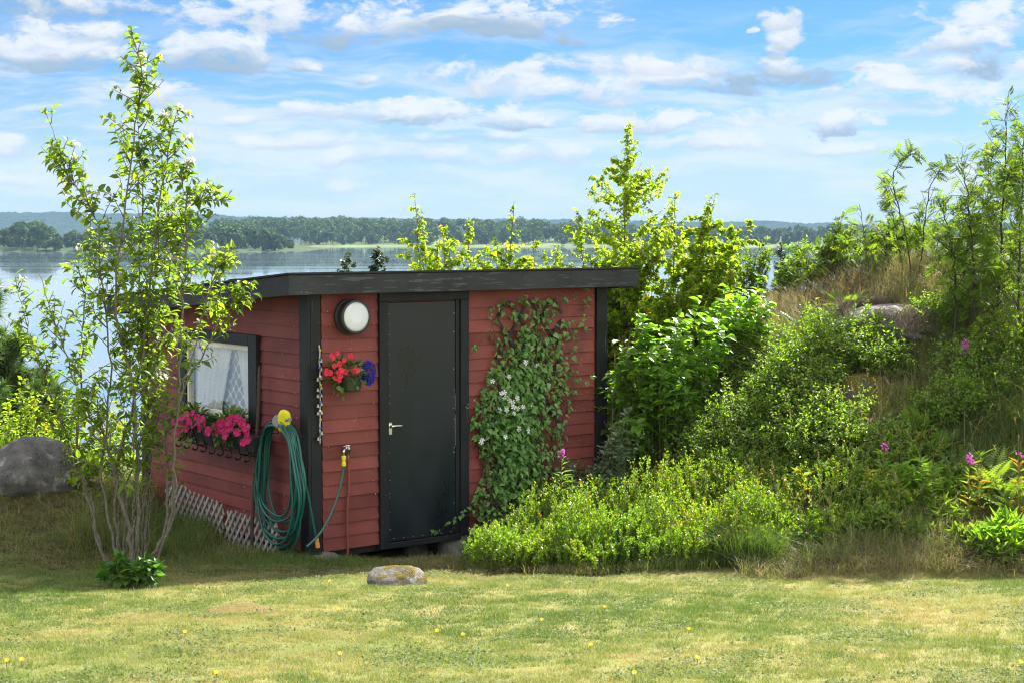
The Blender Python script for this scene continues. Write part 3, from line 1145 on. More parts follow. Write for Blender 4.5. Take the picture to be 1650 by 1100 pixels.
# pine litter lying on the near roof corner belongs to the felt
# door
zt_d = FW(622, 488)[1]
ul0, ul1 = FW(623, 700)[0], FW(731, 700)[0]
zb_d = FW(623, 872)[1]
door = None
g = G()
box(g, (ul0, -.026, zb_d), (ul1, .012, zt_d), W)
door = obj('door', g, M['door'], shed, bevel=.004)
rn = np.random.default_rng(4)
g = G()
lathe(g, [(.0042, 0), (.003, .003)], (0, 0, 0), (0, 0, 1), 6)
NAIL = mesh_of('nail', g, M['nail'])
for k in range(24):
    for uu in (ul0 + .012, ul1 - .016):
        if rn.uniform() < .7:
            zz = zb_d + .03 + k * (zt_d - zb_d - .05) / 24 + rn.normal(0, .012)
            place('nail', NAIL, door, W(uu + rn.normal(0, .002), -.0262, zz), U, -V, rn.uniform(.5, 1.3))
for k in range(7):
    place('nail', NAIL, door, W(ul0 + .05 + k * (ul1 - ul0 - .1) / 6, -.0262, zb_d + .02 + rn.normal(0, .004)), U, -V, 1.0)
g = G()
uh, zh = FW(629, 686, -.03)
lathe(g, [(.020, 0), (.020, .008), (.012, .010), (.011, .045), (.0, .047)], W(uh, -.026, zh), -V, 14)
tube(g, spline([W(uh, -.062, zh), W(uh + .03, -.068, zh + .002), W(uh + .075, -.066, zh), W(uh + .105, -.060, zh - .004)], 10), [.011, .011, .012, .012, .012, .012, .011, .011, .010, .008], 10)
box(g, (uh - .016, -.030, zh - .07), (uh + .016, -.0265, zh + .03), W)
obj('handle', g, M['chrome'], door, smooth=False)
g = G()
zz = zb_d
while zz < zt_d - .05:
    l_ = rn.uniform(.05, .3)
    if rn.uniform() < .62:
        box(g, (ul1 - .0045, -.0275, zz), (ul1 - .0005, -.0262, min(zt_d, zz + l_)), W)
    zz += l_ + rn.uniform(.01, .1)
obj('worn_edge', g, plain('chipped_edge', (.16, .16, .14), .7, 0, .5, 60), door)
for z in np.arange(.10, 1.95, EXPO):
    for u in (u_post + .05, u_dl - .04, u_rp - .05):
        if rn.uniform() < .62:
            place('nail', NAIL, shed, W(u + rn.normal(0, .008), -.021, z + rn.normal(0, .008)), U, -V, rn.uniform(.7, 1.3))
    for v in (v_post + .06, v_post + .26, v_post + .95):
        if rn.uniform() < .5 and not (v > wv0 - .02 and z > wz0 - .05):
            place('nail', NAIL, shed, W(-.021, v + rn.normal(0, .008), z + rn.normal(0, .008)), V, -U, rn.uniform(.7, 1.3))
# door casing
g = G()
ct_ = zt_d + .012
box(g, (u_dl, -.045, -.01), (ul0 - .004, .001, ct_), W)
box(g, (ul1 + .004, -.030, -.01), (ul1 + .045, .001, ct_), W)
box(g, (ul1 + .0455, -.048, -.01), (u_dr, .001, ct_), W)
box(g, (u_dl - .004, -.05, ct_ + .001), (u_dr + .004, .001, roofz(0) - .062), W)
box(g, (u_dl, -.045, zb_d - .055), (ul1 + .046, .02, zb_d - .006), W)
obj('door_frame', g, M['black'], shed, bevel=.004)
# window
win = None
g = G()
cw = SW(409, 610)[0] - wv0
ci0, ci1 = wv0 + cw, wv1 - cw
zi0, zi1 = SW(409, 679)[1] - .0, SW(409, 557)[1]
for (a, b, c_, d_) in ((wv0, ci0, wz0, wz1), (ci1, wv1, wz0, wz1), (ci0, ci1, zi1, wz1), (ci0, ci1, wz0, zi0)):
    box(g, (-.058, a + .001, c_ + .001), (.0, b - .001, d_), W)
win = obj('window', g, M['black'], shed, bevel=.004)
g = G()
for (a, b, c_, d_) in ((ci0, ci0 + .012, zi0, zi1), (ci1 - .03, ci1, zi0, zi1), (ci0 + .012, ci1 - .03, zi1 - .045, zi1), (ci0 + .012, ci1 - .03, zi0, zi0 + .055)):
    box(g, (-.040, a, c_), (.01, b, d_), W)
obj('sash', g, M['white_worn'], win, bevel=.003)
m, n, b = newmat('window_glass')
gl = n.new('ShaderNodeBsdfGlossy')
gl.inputs['Roughness'].default_value = .02
tr_ = n.new('ShaderNodeBsdfTransparent')
fr = n.new('ShaderNodeFresnel')
fr.inputs[0].default_value = 1.5
mx = n.new('ShaderNodeMixShader')
n.put(mx.inputs[0], n.math('MULTIPLY', fr.outputs[0], 0.45))
n.l.new(tr_.outputs[0], mx.inputs[1])
n.l.new(gl.outputs[0], mx.inputs[2])
n.l.new(mx.outputs[0], m.node_tree.nodes['Material Output'].inputs[0])
M['glass'] = m
g = G()
box(g, (-.022, ci0 + .013, zi0 + .056), (-.018, ci1 - .031, zi1 - .046), W)
obj('pane', g, M['glass'], win)
# lace: a net of diamonds with little flowers, white thread on open ground
m, n, b = newmat('lace_curtain')
tc = n.new('ShaderNodeTexCoord')
sp_ = n.new('ShaderNodeSeparateXYZ')
rot = n.new('ShaderNodeMapping')
n.put(rot.inputs['Vector'], tc.outputs['Object'])
rot.inputs['Rotation'].default_value = (0, 0, -(pi / 2 - ANG))
n.l.new(rot.outputs[0], sp_.inputs[0])
a_ = n.math('MULTIPLY', n.math('ADD', sp_.outputs[1], sp_.outputs[2]), 8.5)
b_ = n.math('MULTIPLY', n.math('SUBTRACT', sp_.outputs[1], sp_.outputs[2]), 8.5)
fa = n.math('ABSOLUTE', n.math('SUBTRACT', n.math('FRACT', a_), .5))
fb_ = n.math('ABSOLUTE', n.math('SUBTRACT', n.math('FRACT', b_), .5))
line = n.math('MINIMUM', fa, fb_)
wob = n.math('MULTIPLY', n.noise(rot.outputs[0], 60, 2, .5), .16)
knot = n.math('ADD', n.math('MAXIMUM', fa, fb_), n.math('MULTIPLY', wob, .8))
f = n.math('MAXIMUM', n.smooth(n.math('ADD', line, wob), .17, .10), n.smooth(knot, .30, .20))
n.put(b.inputs['Base Color'], (.80, .81, .80, 1))
b.inputs['Roughness'].default_value = .9
tp = n.new('ShaderNodeBsdfTransparent')
mx = n.new('ShaderNodeMixShader')
n.put(mx.inputs[0], n.math('ADD', n.math('MULTIPLY', f, .62), .36))
n.l.new(tp.outputs[0], mx.inputs[1])
n.l.new(b.outputs[0], mx.inputs[2])
n.l.new(mx.outputs[0], m.node_tree.nodes['Material Output'].inputs[0])
M['lace'] = m
M['sheer'] = plain('sheer_curtain', (.80, .81, .80), .9, 0, .08, 6)


def curtain(name, v0, v1, z0, z1, u0, amp, k, mat, slant=0.0):
    g = G()
    n = 50
    vs = np.linspace(v0, v1, n)
    pts = []
    for z in (z0, (z0 + z1) / 2, z1):
        t = (z1 - z) / (z1 - z0)
        for v in vs:
            vv = v + slant * (v - v0) / (v1 - v0) * t
            pts.append(W(u0 + amp * sin(k * (v - v0) / (v1 - v0) * 2 * pi), vv, z))
    i = np.arange(2)[:, None]
    j = np.arange(n - 1)[None]
    fc = np.stack([i * n + j, i * n + j + 1, (i + 1) * n + j + 1, (i + 1) * n + j], -1).reshape(-1, 4)
    g.add(pts, fc)
    return obj(name, g, mat, win, smooth=True)


curtain('lace_curtain', ci0 + .005, ci1 - .02, zi0 + .04, zi1 - .03, .065, .006, 5, M['lace'])
wd = ci1 - ci0
curtain('side_curtain', ci0 + .01, ci0 + wd * .30, zi0 + .04, zi1 - .03, .035, .012, 4, M['sheer'], -wd * .14)
curtain('side_curtain', ci1 - .02, ci1 - wd * .62, zi0 + .04, zi1 - .03, .035, .014, 6, M['sheer'], wd * .18)

# ------------------------------------------------------------------ things on and around the shed
def lump(g, c, rx, ry, rz, seed, amp=.18, sub=3, flat=True):
    """an irregular stone"""
    import bmesh
    bm = bmesh.new()
    bmesh.ops.create_icosphere(bm, subdivisions=sub, radius=1.0)
    v = np.array([x.co[:] for x in bm.verts])
    f = np.array([[w.index for w in p.verts] for p in bm.faces])
    bm.free()
    r = np.random.default_rng(seed)
    o = 0
    for k in range(10):
        d = unit(r.normal(size=3))
        o = o + r.uniform(.4, 1) * np.sin(v @ d * r.uniform(1.5, 6) + r.uniform(0, 6)) / (2 + k * .5)
    for k in range(4):
        d = unit(r.normal(size=3))
        s = v @ d
        lim = r.uniform(.62, .85)
        v = v - np.clip(s - lim, 0, None)[:, None] * d * .8
    for k in range(14):
        d = unit(r.normal(size=3))
        o = o + np.sin(v @ d * r.uniform(8, 22) + r.uniform(0, 6)) * .05
    v = v * (1 + amp * o)[:, None] * np.array([rx, ry, rz])
    g.add(v + np.asarray(c), f)


def stone(name, mat, c, rx, ry, rz, seed, label, cat='stone', amp=.18, group=None, sub=4):
    g = G()
    lump(g, c, rx, ry, rz, seed, amp, sub)
    return obj(name, g, M[mat], loc=(c[0], c[1], c[2]), smooth=True, label=label, cat=cat, group=group)


# supports under the shed
p = W(.05, .02, 0)
stone('foundation_stone', 'rough_stone', (p[0] + .02, p[1] + .05, p[2] - .10), .20, .17, .10, 31, 'pale flat stone carrying the near corner post of the shed')
g = G()
up_, _ = FW(741, 860)
q = W(up_, .10, 0)
lathe(g, [(.14, -.32), (.135, -.1), (.122, -.03), (.125, 0.0), (.0, .002)], (q[0], q[1], q[2] - .025), (0, 0, 1), 20)
obj('concrete_pier', g, M['concrete'], loc=(q[0], q[1], q[2] - .3), label='round weathered concrete pier under the right door post', cat='pier', bevel=.006)
q = hit(668, 897)
stone('rubble_stone', 'rough_stone', (q[0], q[1] + .12, q[2] + .03), .10, .07, .09, 33, 'grey tilted stone lying in the dark gap below the door', amp=.2)
q = hit(715, 893)
stone('rubble_stone', 'rough_stone', (q[0] - .02, q[1] + .25, q[2] + .01), .22, .09, .06, 34, 'low flat stone in the shade beside the concrete pier', amp=.2)
for (a, b, zz) in ((UL - .2, VL - .25, -.9), (.05, VL - .25, -1.2), (UL - .2, .1, -.2)):
    g = G()
    box(g, (a, b, zz), (a + .15, b + .15, -.075), W)
    obj('support_block', g, M['concrete'], shed)

# lattice along the foot of the side wall
def lattice(v0, v1, h, tilt, label, seed):
    r = np.random.default_rng(seed)
    z0 = float(zg(*W(-.12, v0, 0)[:2])) - C0[2]
    z1 = float(zg(*W(-.12, v1, 0)[:2])) - C0[2]
    o = thing('lattice_panel', W(-.12, (v0 + v1) / 2, (z0 + z1) / 2 - .02), label, 'lattice', 'grey lattice panels at the shed foot')
    f = lambda v, z: W(-.14 + tilt * z, v, z + z0 + (z1 - z0) * (v - v0) / (v1 - v0) - .03)
    for layer, sgn, off in ((0, 1, 0.0), (1, -1, -.012)):
        g = G()
        v = v0 - h * .8
        while v < v1 + h * .8:
            a, b = (v, 0.0), (v + sgn * h * .72, h)
            if sgn < 0:
                a, b = (v + h * .72, 0), (v, h)
            # clip to the panel
            def clip(a, b):
                (va, za), (vb, zb) = a, b
                ts = [0, 1]
                for lim, s in ((v0, 1), (v1, -1)):
                    fa_, fb2_ = (va - lim) * s, (vb - lim) * s
                    if fa_ < 0 and fb2_ < 0:
                        return None
                    if fa_ < 0:
                        ts[0] = max(ts[0], fa_ / (fa_ - fb2_))
                    if fb2_ < 0:
                        ts[1] = min(ts[1], fa_ / (fa_ - fb2_))
                if ts[1] - ts[0] < .15:
                    return None
                L = lambda t: (va + (vb - va) * t, za + (zb - za) * t)
                return L(ts[0]), L(ts[1])
            cl = clip(a, b)
            if cl:
                pa, pb = f(*cl[0]) + U * off, f(*cl[1]) + U * off
                obox(g, pa, pb + np.array([0, 0, r.uniform(-.01, .02)]), V, .026, .009, r.uniform(0, 1))
            v += .085
        obj('slat_layer', g, M['greywood'], o)


lattice(.30, 1.20, .27, .10, 'grey wooden lattice panel by the hose coil at the wall foot', 1)
lattice(1.24, 2.35, .30, .05, 'weathered lattice panel behind the flowering shrub at the wall foot', 2)

# pole leaning on the side wall
va, za = SW(405, 884, -.20)
vb, zb = SW(419, 589, -.075)
g = G()
tube(g, spline([W(-.20, va, za - .05), W(-.175, va * .72 + vb * .28, za + .35), W(-.11, va * .3 + vb * .7 - .01, zb - .4), W(-.08, vb, zb)], 16), [.016] * 15 + [.010], 8)
obj('metal_pole', g, M['rust'], loc=W(-.20, va, za), smooth=True, label='long rusty brown pole leaning on the side wall beside the window', cat='pole')

# window box
bx0 = SW(398, 715, -.25)[0]
bx1 = SW(285, 690, -.25)[0]
zbx = SW(398, 728, -.2)[1]
zbt = SW(398, 702, -.2)[1]
fb0 = thing('window_box', W(-.15, (bx0 + bx1) / 2, zbx), 'dark planter trough in a black iron rack below the window', 'window box')
g = G()
c = []
for v in (bx0, bx1):
    for (du, z) in ((-.20, zbx + .005), (-.10, zbx + .005), (-.235, zbt), (-.075, zbt)):
        c.append(W(du, v, z))
g.add(c, QUADS)
obj('trough', g, M['planter'], fb0, bevel=.006)
g = G()
for k, v in enumerate(np.linspace(bx0 + .02, bx1 - .02, 9)):
    s = spline([W(-.245, v, zbt + .025), W(-.262, v, zbt - .01), W(-.235, v, zbx + .03), W(-.215, v, zbx - .04), W(-.235, v, zbx - .065), W(-.262, v, zbx - .06), W(-.262, v, zbx - .04)], 18)
    tube(g, s, .0065, 6)
for (du, z) in ((-.247, zbt + .01), (-.222, zbx - .012)):
    tube(g, [W(du, bx0 - .01, z), W(du, bx1 + .01, z)], .006, 6)
for v in (bx0 - .012, bx1 + .012, bx0 + .25, bx1 - .25):
    s = spline([W(-.058, v, zbt + .02), W(-.075, v, zbx - .01), W(-.12, v, zbx - .05), W(-.2, v, zbx - .02), W(-.235, v, zbx - .015)], 14)
    tube(g, s, .0065, 6)
tube(g, [W(-.05, bx0 - .012, zbt + .02), W(-.05, bx1 + .012, zbt + .02)], .006, 6)
obj('iron_rack', g, M['iron'], fb0, smooth=True)


def flower_mesh(name, mat, petals, rad, cup, wide=1.0, notch=.0, tint=(.2, .9), seed=1):
    r = np.random.default_rng(seed)
    g = G()
    for k in range(petals):
        a = k * 2 * pi / petals + r.normal(0, .08)
        w = pi / petals * wide
        p = [(0, 0, -cup * rad * .6)]
        for (rr, aa, zz) in ((.5, -w * .9, -.1), (.55, 0, -.15), (.5, w * .9, -.1), (1.0, -w * .8, .1), (1.0 - notch, 0, .0), (1.0, w * .8, .1)):
            q = rr * rad * r.uniform(.92, 1.06)
            p.append((q * cos(a + aa), q * sin(a + aa), zz * rad * cup * 2 + r.normal(0, .05) * rad))
        t = r.uniform(*tint)
        g.add2(p, [np.array([[0, 1, 2], [0, 2, 3]]), np.array([[1, 4, 5, 2], [2, 5, 6, 3]])], t)
    return mesh_of(name, g, M[mat])


PETUNIA = flower_mesh('flower', 'petal_magenta', 5, .036, .35, 1.05)
IMPATIENS = flower_mesh('flower', 'petal_red', 5, .0215, .15, 1.1)
M['petal_clem'] = leafmat('clematis_petal', [(0, (.78, .78, .74)), (1, (.86, .86, .84))], 0.3, (1, 1, .95), 0.6, 0.2)
CLEMFL = flower_mesh('flower', 'petal_clem', 5, .023, .1, .66)
LAWNFL = flower_mesh('flower_head', 'petal_yellow', 12, .0125, .3, .7)


def potplant(name, label, c, rad, h, nleaf, leaf, flowers, fmesh, group=None, leafm='leaf_pot', seed=1, ftop=True, out=None, sq=1.0):
    """bedding plant: leafy mound with single flowers"""
    r = np.random.default_rng(seed)
    o = thing(name, c, label, 'flowering plant', group)
    c = np.asarray(c, float)
    g = G()
    d = unit(r.normal(size=(nleaf, 3)) * [1, 1, .8] + [0, 0, .45])
    rr = r.uniform(.3, 1, nleaf)[:, None] ** .6
    E = np.array([rad * sq, rad, h])
    # ellipsoid stretched along the wall
    ax = V if out is not None and abs(out @ U) > .5 else U
    bx = np.cross([0, 0, 1], ax)
    off = d[:, :1] * E[0] * ax + d[:, 1:2] * E[1] * .75 * bx + d[:, 2:] * h * np.array([0, 0, 1.])
    p = c + off * rr
    dd = unit(off + r.normal(size=(nleaf, 3)) * .06)
    up = np.array([0, 0, .8]) + d * .5 + r.normal(size=(nleaf, 3)) * .3
    leaves(g, p, dd, up, leaf * r.uniform(.7, 1.3, nleaf), .65, LEAF, r.uniform(0, 1, nleaf))
    obj('foliage', g, M[leafm], o)
    g = G()
    for k in range(14):
        e = c + off[k] * .8
        tube(g, spline([c, (c + e) / 2 + [0, 0, .02], e], 5), .003, 4)
    obj('stem', g, M['stem_green'], o)
    for (fp, fn_) in flowers:
        place('flower', fmesh, o, fp, np.array([r.normal(), r.normal(), r.normal()]), unit(fn_) + r.normal(size=3) * .3, r.uniform(.9, 1.3))
    return o


OUTS = -U
OUTF = -V
rf = np.random.default_rng(9)


def sideflower(pxs, u):
    out = []
    for (x, y) in pxs:
        uu = u + rf.uniform(-.05, .03)
        v, z = SW(x, y, uu)
        out.append((W(uu, v, z), OUTS + .35 * OUTF + np.array([0, 0, .25])))
    return out


v1_, z1_ = SW(372, 700, -.17)
potplant('petunia', 'magenta petunia filling the right end of the window trough', W(-.16, v1_, zbt + .01), .21, .17, 330, .055,
         sideflower([(360, 690), (374, 672), (383, 673), (396, 688), (398, 700), (388, 682), (352, 684), (345, 688), (335, 694), (363, 700), (392, 712), (399, 707), (368, 678), (378, 680), (397, 694), (350, 695), (382, 696), (390, 680), (370, 688), (356, 680)], -.34), PETUNIA, 'petunias in the window trough', seed=3, out=OUTS)
v2_, z2_ = SW(308, 690, -.17)
potplant('petunia', 'magenta petunia at the left end of the window trough behind the shrub', W(-.16, v2_, zbt + .01), .25, .17, 360, .055,
         sideflower([(300, 668), (310, 665), (318, 672), (296, 680), (328, 682), (322, 690), (290, 690), (283, 695), (279, 680), (305, 678), (314, 684), (308, 695), (292, 672), (298, 688), (320, 680), (326, 674), (288, 682)], -.34), PETUNIA, 'petunias in the window trough', seed=4, out=OUTS)

# hose on its hanger
hv, hz = SW(456, 700, -.1)
hang = thing('hose_hanger', W(-.03, hv, hz), 'curved wire hose hanger fixed to the side wall near the corner', 'hose hanger')
g = G()
arc = lambda u, rr, k=14: [W(u, hv + rr * cos(a), hz - .05 + rr * .72 * sin(a)) for a in np.linspace(.25, pi - .25, k)]
for u in (-.035, -.10, -.165):
    tube(g, spline(arc(u, .20), 16), .004, 6)
for a in np.linspace(.3, pi - .3, 4):
    tube(g, [W(-.03, hv + .20 * cos(a), hz - .05 + .144 * sin(a)), W(-.165, hv + .20 * cos(a), hz - .05 + .144 * sin(a))], .003, 5)
tube(g, spline(arc(-.172, .25), 16), .0035, 6)
obj('cradle', g, M['wire'], hang, smooth=True)

rh = np.random.default_rng(6)
vL, _ = SW(422, 780, -.1)
vR, _ = SW(494, 800, -.1)
_, zB = SW(455, 896, -.12)
vmid = (vL + vR) / 2
pts = []
NL = 13
for k in range(NL):
    t = k / (NL - 1)
    u = -.055 - .10 * rh.uniform() - .005 * k
    bot = zB + .02 + rh.uniform(0, 1) ** 1.4 * .32
    wl = (vL - vmid) * rh.uniform(.72, 1.0)
    wr = (vR - vmid) * rh.uniform(.62, 1.0)
    topz = hz + .075 + rh.uniform(0, .05)
    sh = rh.normal(0, .012)
    loop = [(hv, topz), (hv + .13, topz - .03), (hv + .21 + rh.uniform(0, .04), topz - .15), (vmid + wl * .93 + sh, (topz + bot) * .55),
            (vmid + wl, bot + .30), (vmid + wl * .72, bot + .08), (vmid + sh, bot), (vmid + wr * .72, bot + .09), (vmid + wr, bot + .32),
            (vmid + wr * .92 + sh, (topz + bot) * .55), (hv - .20 - rh.uniform(0, .03), topz - .14), (hv - .13, topz - .03)]
    for (v, z) in loop:
        pts.append(W(u + rh.normal(0, .004), v, z))
# free end down to the orange coupling
e0 = FW(480, 700, -.1)
for (x, y, u) in ((474, 690, -.09), (482, 715, -.10), (488, 760, -.11)):
    v, z = SW(x, y, u)
    pts.append(W(u, v, z))
for (x, y) in ((497, 800), (505, 845), (509, 864)):
    uu, z = FW(x, y, -.09)
    pts.append(W(uu, -.09, z))
hose = thing('garden_hose', W(-.1, vmid, zB), 'long coiled green garden hose hanging on the side wall by the corner', 'hose')
g = G()
tube(g, spline(pts, len(pts) * 6), .0105, 8)
obj('hose_coil', g, M['hose'], hose, smooth=True)
uu, z = FW(509.5, 865, -.09)
uu2, z2 = FW(512, 880, -.09)
g = G()
lathe(g, [(.013, 0), (.018, .004), (.018, .03), (.015, .033), (.015, .042), (.019, .045), (.019, .085), (.0, .086)], W(uu, -.09, z), W(uu2, -.09, z2) - W(uu, -.09, z), 14)
obj('coupling', g, M['orange'], hose)

# sprinkler on top of the hose
sv, sz_ = SW(461, 681, -.12)
spr = thing('sprinkler', W(-.12, sv, hz + .10), 'yellow sprinkler head with grey dial resting on the hose coil', 'sprinkler')
base = W(-.14, sv, sz_ + .012)
upv = unit(np.array([0, 0, 1.0]) + .25 * -V)
nv = unit(-U * .9 - V * .75 + np.array([0, 0, .15]))
sd_ = np.cross(upv, nv)
g = G()
ring = []
prof = [(-.085, .036), (-.060, .050), (-.01, .060), (.055, .060), (.088, .044), (.102, .020)]
v_ = []
nn = 14
for (h, w) in prof:
    for k in range(nn):
        a = 2 * pi * k / nn
        v_.append(base + upv * h + sd_ * w * cos(a) + nv * .026 * sin(a) * (1 if w > .03 else .8))
i = np.arange(len(prof) - 1)[:, None]
j = np.arange(nn)[None]
fc = np.stack([i * nn + j, i * nn + (j + 1) % nn, (i + 1) * nn + (j + 1) % nn, (i + 1) * nn + j], -1).reshape(-1, 4)
g.add2(v_, [fc, np.array([list(range(nn))[::-1]]), np.array([[(len(prof) - 1) * nn + k for k in range(nn)]])])
obj('body', g, M['yellow'], spr, smooth=True)
g = G()
dn = unit(-U * .75 + V * .25 - V * .75 + np.array([0, 0, .1]))
dc = base + sd_ * .0 + nv * .02 + V * .055 - U * .01
lathe(g, [(.05, -.012), (.052, .0), (.052, .016), (.047, .020), (.0, .021)], dc, dn, 22)
for k in range(8):
    a = 2 * pi * k / 8
    a1 = unit(np.cross(dn, [0, 0, 1]))
    a2 = np.cross(dn, a1)
    lathe(g, [(.007, 0), (.007, .004), (0, .005)], dc + dn * .0205 + (a1 * cos(a) + a2 * sin(a)) * .033, dn, 8)
obj('dial', g, M['grey_plastic'], spr)
g = G()
tube(g, [base - V * .03 + upv * .015, base - V * .085 + upv * .03], [.012, .009], 10)
lathe(g, [(.016, 0), (.016, .012), (0, .013)], base - V * .082 + upv * .029, -V, 10)
obj('spigot', g, M['grey_plastic'], spr)

# tap, its pipe and the short hose
tu, tz = FW(561, 727, -.05)
tap = thing('standpipe_tap', W(tu, -.05, -.12), 'chrome garden tap on a thin red standpipe against the front wall', 'tap')
g = G()
ub, zb_ = FW(561, 895, -.05)
tube(g, spline([W(ub, -.05, zb_ - .1), W(ub - .004, -.045, .3), W(tu + .004, -.05, .5), W(tu, -.05, tz)], 14), .0105, 10)
obj('pipe', g, M['redpipe'], tap, smooth=True)
g = G()
tt = W(tu, -.05, tz)
lathe(g, [(.014, -.02), (.018, -.012), (.018, .012), (.022, .014), (.022, .03), (.013, .034), (.012, .05), (.0, .051)], tt, (0, 0, 1), 12)
mouth = W(FW(554, 731, -.11)[0], -.11, FW(554, 731, -.11)[1])
tube(g, spline([tt + [0, 0, .018], tt * .5 + mouth * .5 + np.array([0, 0, .025]), mouth + [0, 0, .03], mouth], 10), [.013, .014, .014, .014, .014, .013, .013, .013, .013, .012], 10)
obj('tap_body', g, M['chrome'], tap, smooth=True)
g = G()
hc = tt * .6 + mouth * .4 + np.array([0, 0, .055])
tube(g, [hc - [0, 0, .035], hc], .007, 8)
for a in (.5, .5 + pi / 2):
    d = (U * cos(a) + np.array([0, 0, .35 * sin(a)]) - V * sin(a) * .8) * .034
    tube(g, [hc - d, hc + d], .006, 8)
obj('tap_handle', g, M['chrome'], tap, smooth=True)
sh_ = thing('short_hose', mouth, 'short dull green hose with yellow connector running from tap to corner', 'hose')
g = G()
hp = []
for (x, y, v) in ((554, 750, -.11), (552, 765, -.11), (545, 795, -.11), (534, 825, -.11), (520, 852, -.115), (507, 868, -.12), (494, 880, -.125)):
    a, z = FW(x, y, v)
    hp.append(W(a, v, z))
tube(g, spline(hp, 40), .0095, 8)
obj('hose_length', g, M['hose2'], sh_, smooth=True)
g = G()
a, z = FW(554, 750, -.11)
lathe(g, [(.013, 0), (.018, .006), (.018, .03), (.0145, .036), (.0145, .05), (.018, .056), (.018, .085), (.012, .09)], W(a, -.11, z - .004), (0, 0, 1), 14)
obj('connector', g, M['yellow'], sh_)

# round wall lamp
lu, lz = FW(574, 511, -.13)
lc = W(lu, -.13, lz)
lamp = thing('wall_lamp', W(lu, -.02, lz), 'round dark bulkhead lamp with white glass on the front wall', 'lamp')
g = G()
lathe(g, [(.146, .0), (.150, .012), (.146, .03), (.128, .034), (.126, .05), (.140, .054), (.142, .105), (.136, .116), (.121, .118), (.120, .106)], W(lu, -.018, lz), OUTF, 40)
obj('housing', g, M['lampbody'], lamp, smooth=False, bevel=.002)
g = G()
lathe(g, [(.1195, .1065), (.119, .114), (.10, .119), (.06, .123), (.0, .124)], W(lu, -.018, lz), OUTF, 40)
obj('diffuser', g, M['diffuser'], lamp, smooth=True)

# hanging pot with impatiens and lobelia
pu, pz = FW(565, 629, -.14)
_, pzt = FW(565, 606, -.14)
pot = thing('wall_pot', W(pu, -.14, pz), 'dark green half round flower pot hung on the front wall', 'flower pot')
g = G()
hh = pzt - pz
lathe(g, [(.076, 0), (.082, .008), (.094, hh - .012), (.101, hh - .01), (.101, hh), (.092, hh), (.088, hh - .02), (0, hh - .022)], W(pu, -.135, pz), (0, 0, 1), 28)
obj('pot_body', g, M['pot'], pot, smooth=False)
g = G()
tube(g, spline([W(pu, -.02, pzt + .03), W(pu, -.03, pzt + .035), W(pu, -.045, pzt + .01), W(pu, -.045, pzt - .03)], 8), .004, 6)
obj('hook', g, M['iron'], pot)


def frontflower(pxs, v):
    out = []
    for (x, y) in pxs:
        vv = v + rf.uniform(-.05, .05)
        u, z = FW(x, y, vv)
        out.append((W(u, vv, z), OUTF * .8 + U * -.1 + np.array([0, 0, .25])))
    return out


iu, iz = FW(556, 594, -.15)
potplant('impatiens', 'red and pink busy lizzie blooming in the wall pot', W(iu, -.15, pzt), .16, .16, 170, .048,
         frontflower([(535, 572), (544, 569), (537, 576), (565, 573), (555, 580), (547, 586), (539, 589), (527, 596), (532, 600), (525, 601), (550, 596), (556, 598), (548, 605), (569, 597), (575, 596), (540, 609), (547, 612), (558, 601), (545, 600)], -.25), IMPATIENS, seed=7, out=OUTF)
# lobelia: a cascade of tiny blue flowers
lo = thing('lobelia', W(*FW(592, 598, -.15)[:1], -.15, FW(592, 598, -.15)[1]), 'trailing deep blue lobelia spilling from the right of the wall pot', 'flowering plant')
r = np.random.default_rng(8)
u0, z0 = FW(594, 600, -.16)
n_ = 420
d = unit(r.normal(size=(n_, 3)))
rr = r.uniform(.5, 1, n_)[:, None] ** .5
pp = np.array([W(u0, -.16, z0)]) + rr * (d[:, :1] * .062 * U + d[:, 1:2] * .05 * V + d[:, 2:] * np.array([0, 0, .10]))
g = G()
for k in range(3):
    leaves(g, pp, unit(r.normal(size=(n_, 3)) + d * .6), r.normal(size=(n_, 3)) - V, .016 * r.uniform(.7, 1.2, n_), .75, SMALL, r.uniform(0, 1, n_))
obj('flowers', g, M['petal_blue'], lo, kind='stuff')
g = G()
leaves(g, pp * .93 + np.array([W(u0, -.16, z0)]) * .07, unit(r.normal(size=(n_, 3))), r.normal(size=(n_, 3)) - V, .018, .4, SMALL, r.uniform(0, .6, n_))
obj('foliage', g, M['leaf_pot'], lo)

# string of little bells and beads
gu, gz0 = FW(515, 556, -.06)
gz1 = FW(515, 714, -.06)[1]
gar = thing('bell_string', W(gu, -.06, gz0), 'string of small bells and coloured beads hanging down the corner post', 'bell string')
r = np.random.default_rng(10)
cp = [W(gu + r.normal(0, .002) + (0.006 if k % 2 else 0), -.055, gz0 + (gz1 - gz0) * k / 12) for k in range(13)]
g = G()
tube(g, spline(cp, 40), .006, 6)
obj('cord', g, M['cord'], gar, smooth=True)
names = ['bead_green', 'bead_blue', 'bead_blue', 'bead_white', 'bead_green', 'bead_blue', 'bead_blue', 'bead_white', 'bead_green', 'bead_blue', 'bead_blue']
sph = [(.0, -.011), (.008, -.008), (.011, 0), (.008, .008), (0, .011)]
for k, nm in enumerate(names):
    z = gz0 + (gz1 - gz0) * (k + .6) / 11.4
    g = G()
    lathe(g, sph, W(gu + r.normal(0, .006), -.066, z), (0, 0, 1), 10)
    obj('bead', g, M[nm], gar, smooth=True)
    for s in (-1, 1):
        if r.uniform() < .7:
            g = G()
            lathe(g, [(.004, .018), (.010, .012), (.013, 0), (.017, -.012), (.0165, -.014)], W(gu + s * .016 - .004, -.062, z - .02 + r.normal(0, .01)), (0, 0, 1), 10)
            obj('bell', g, M['bell'], gar, smooth=True)

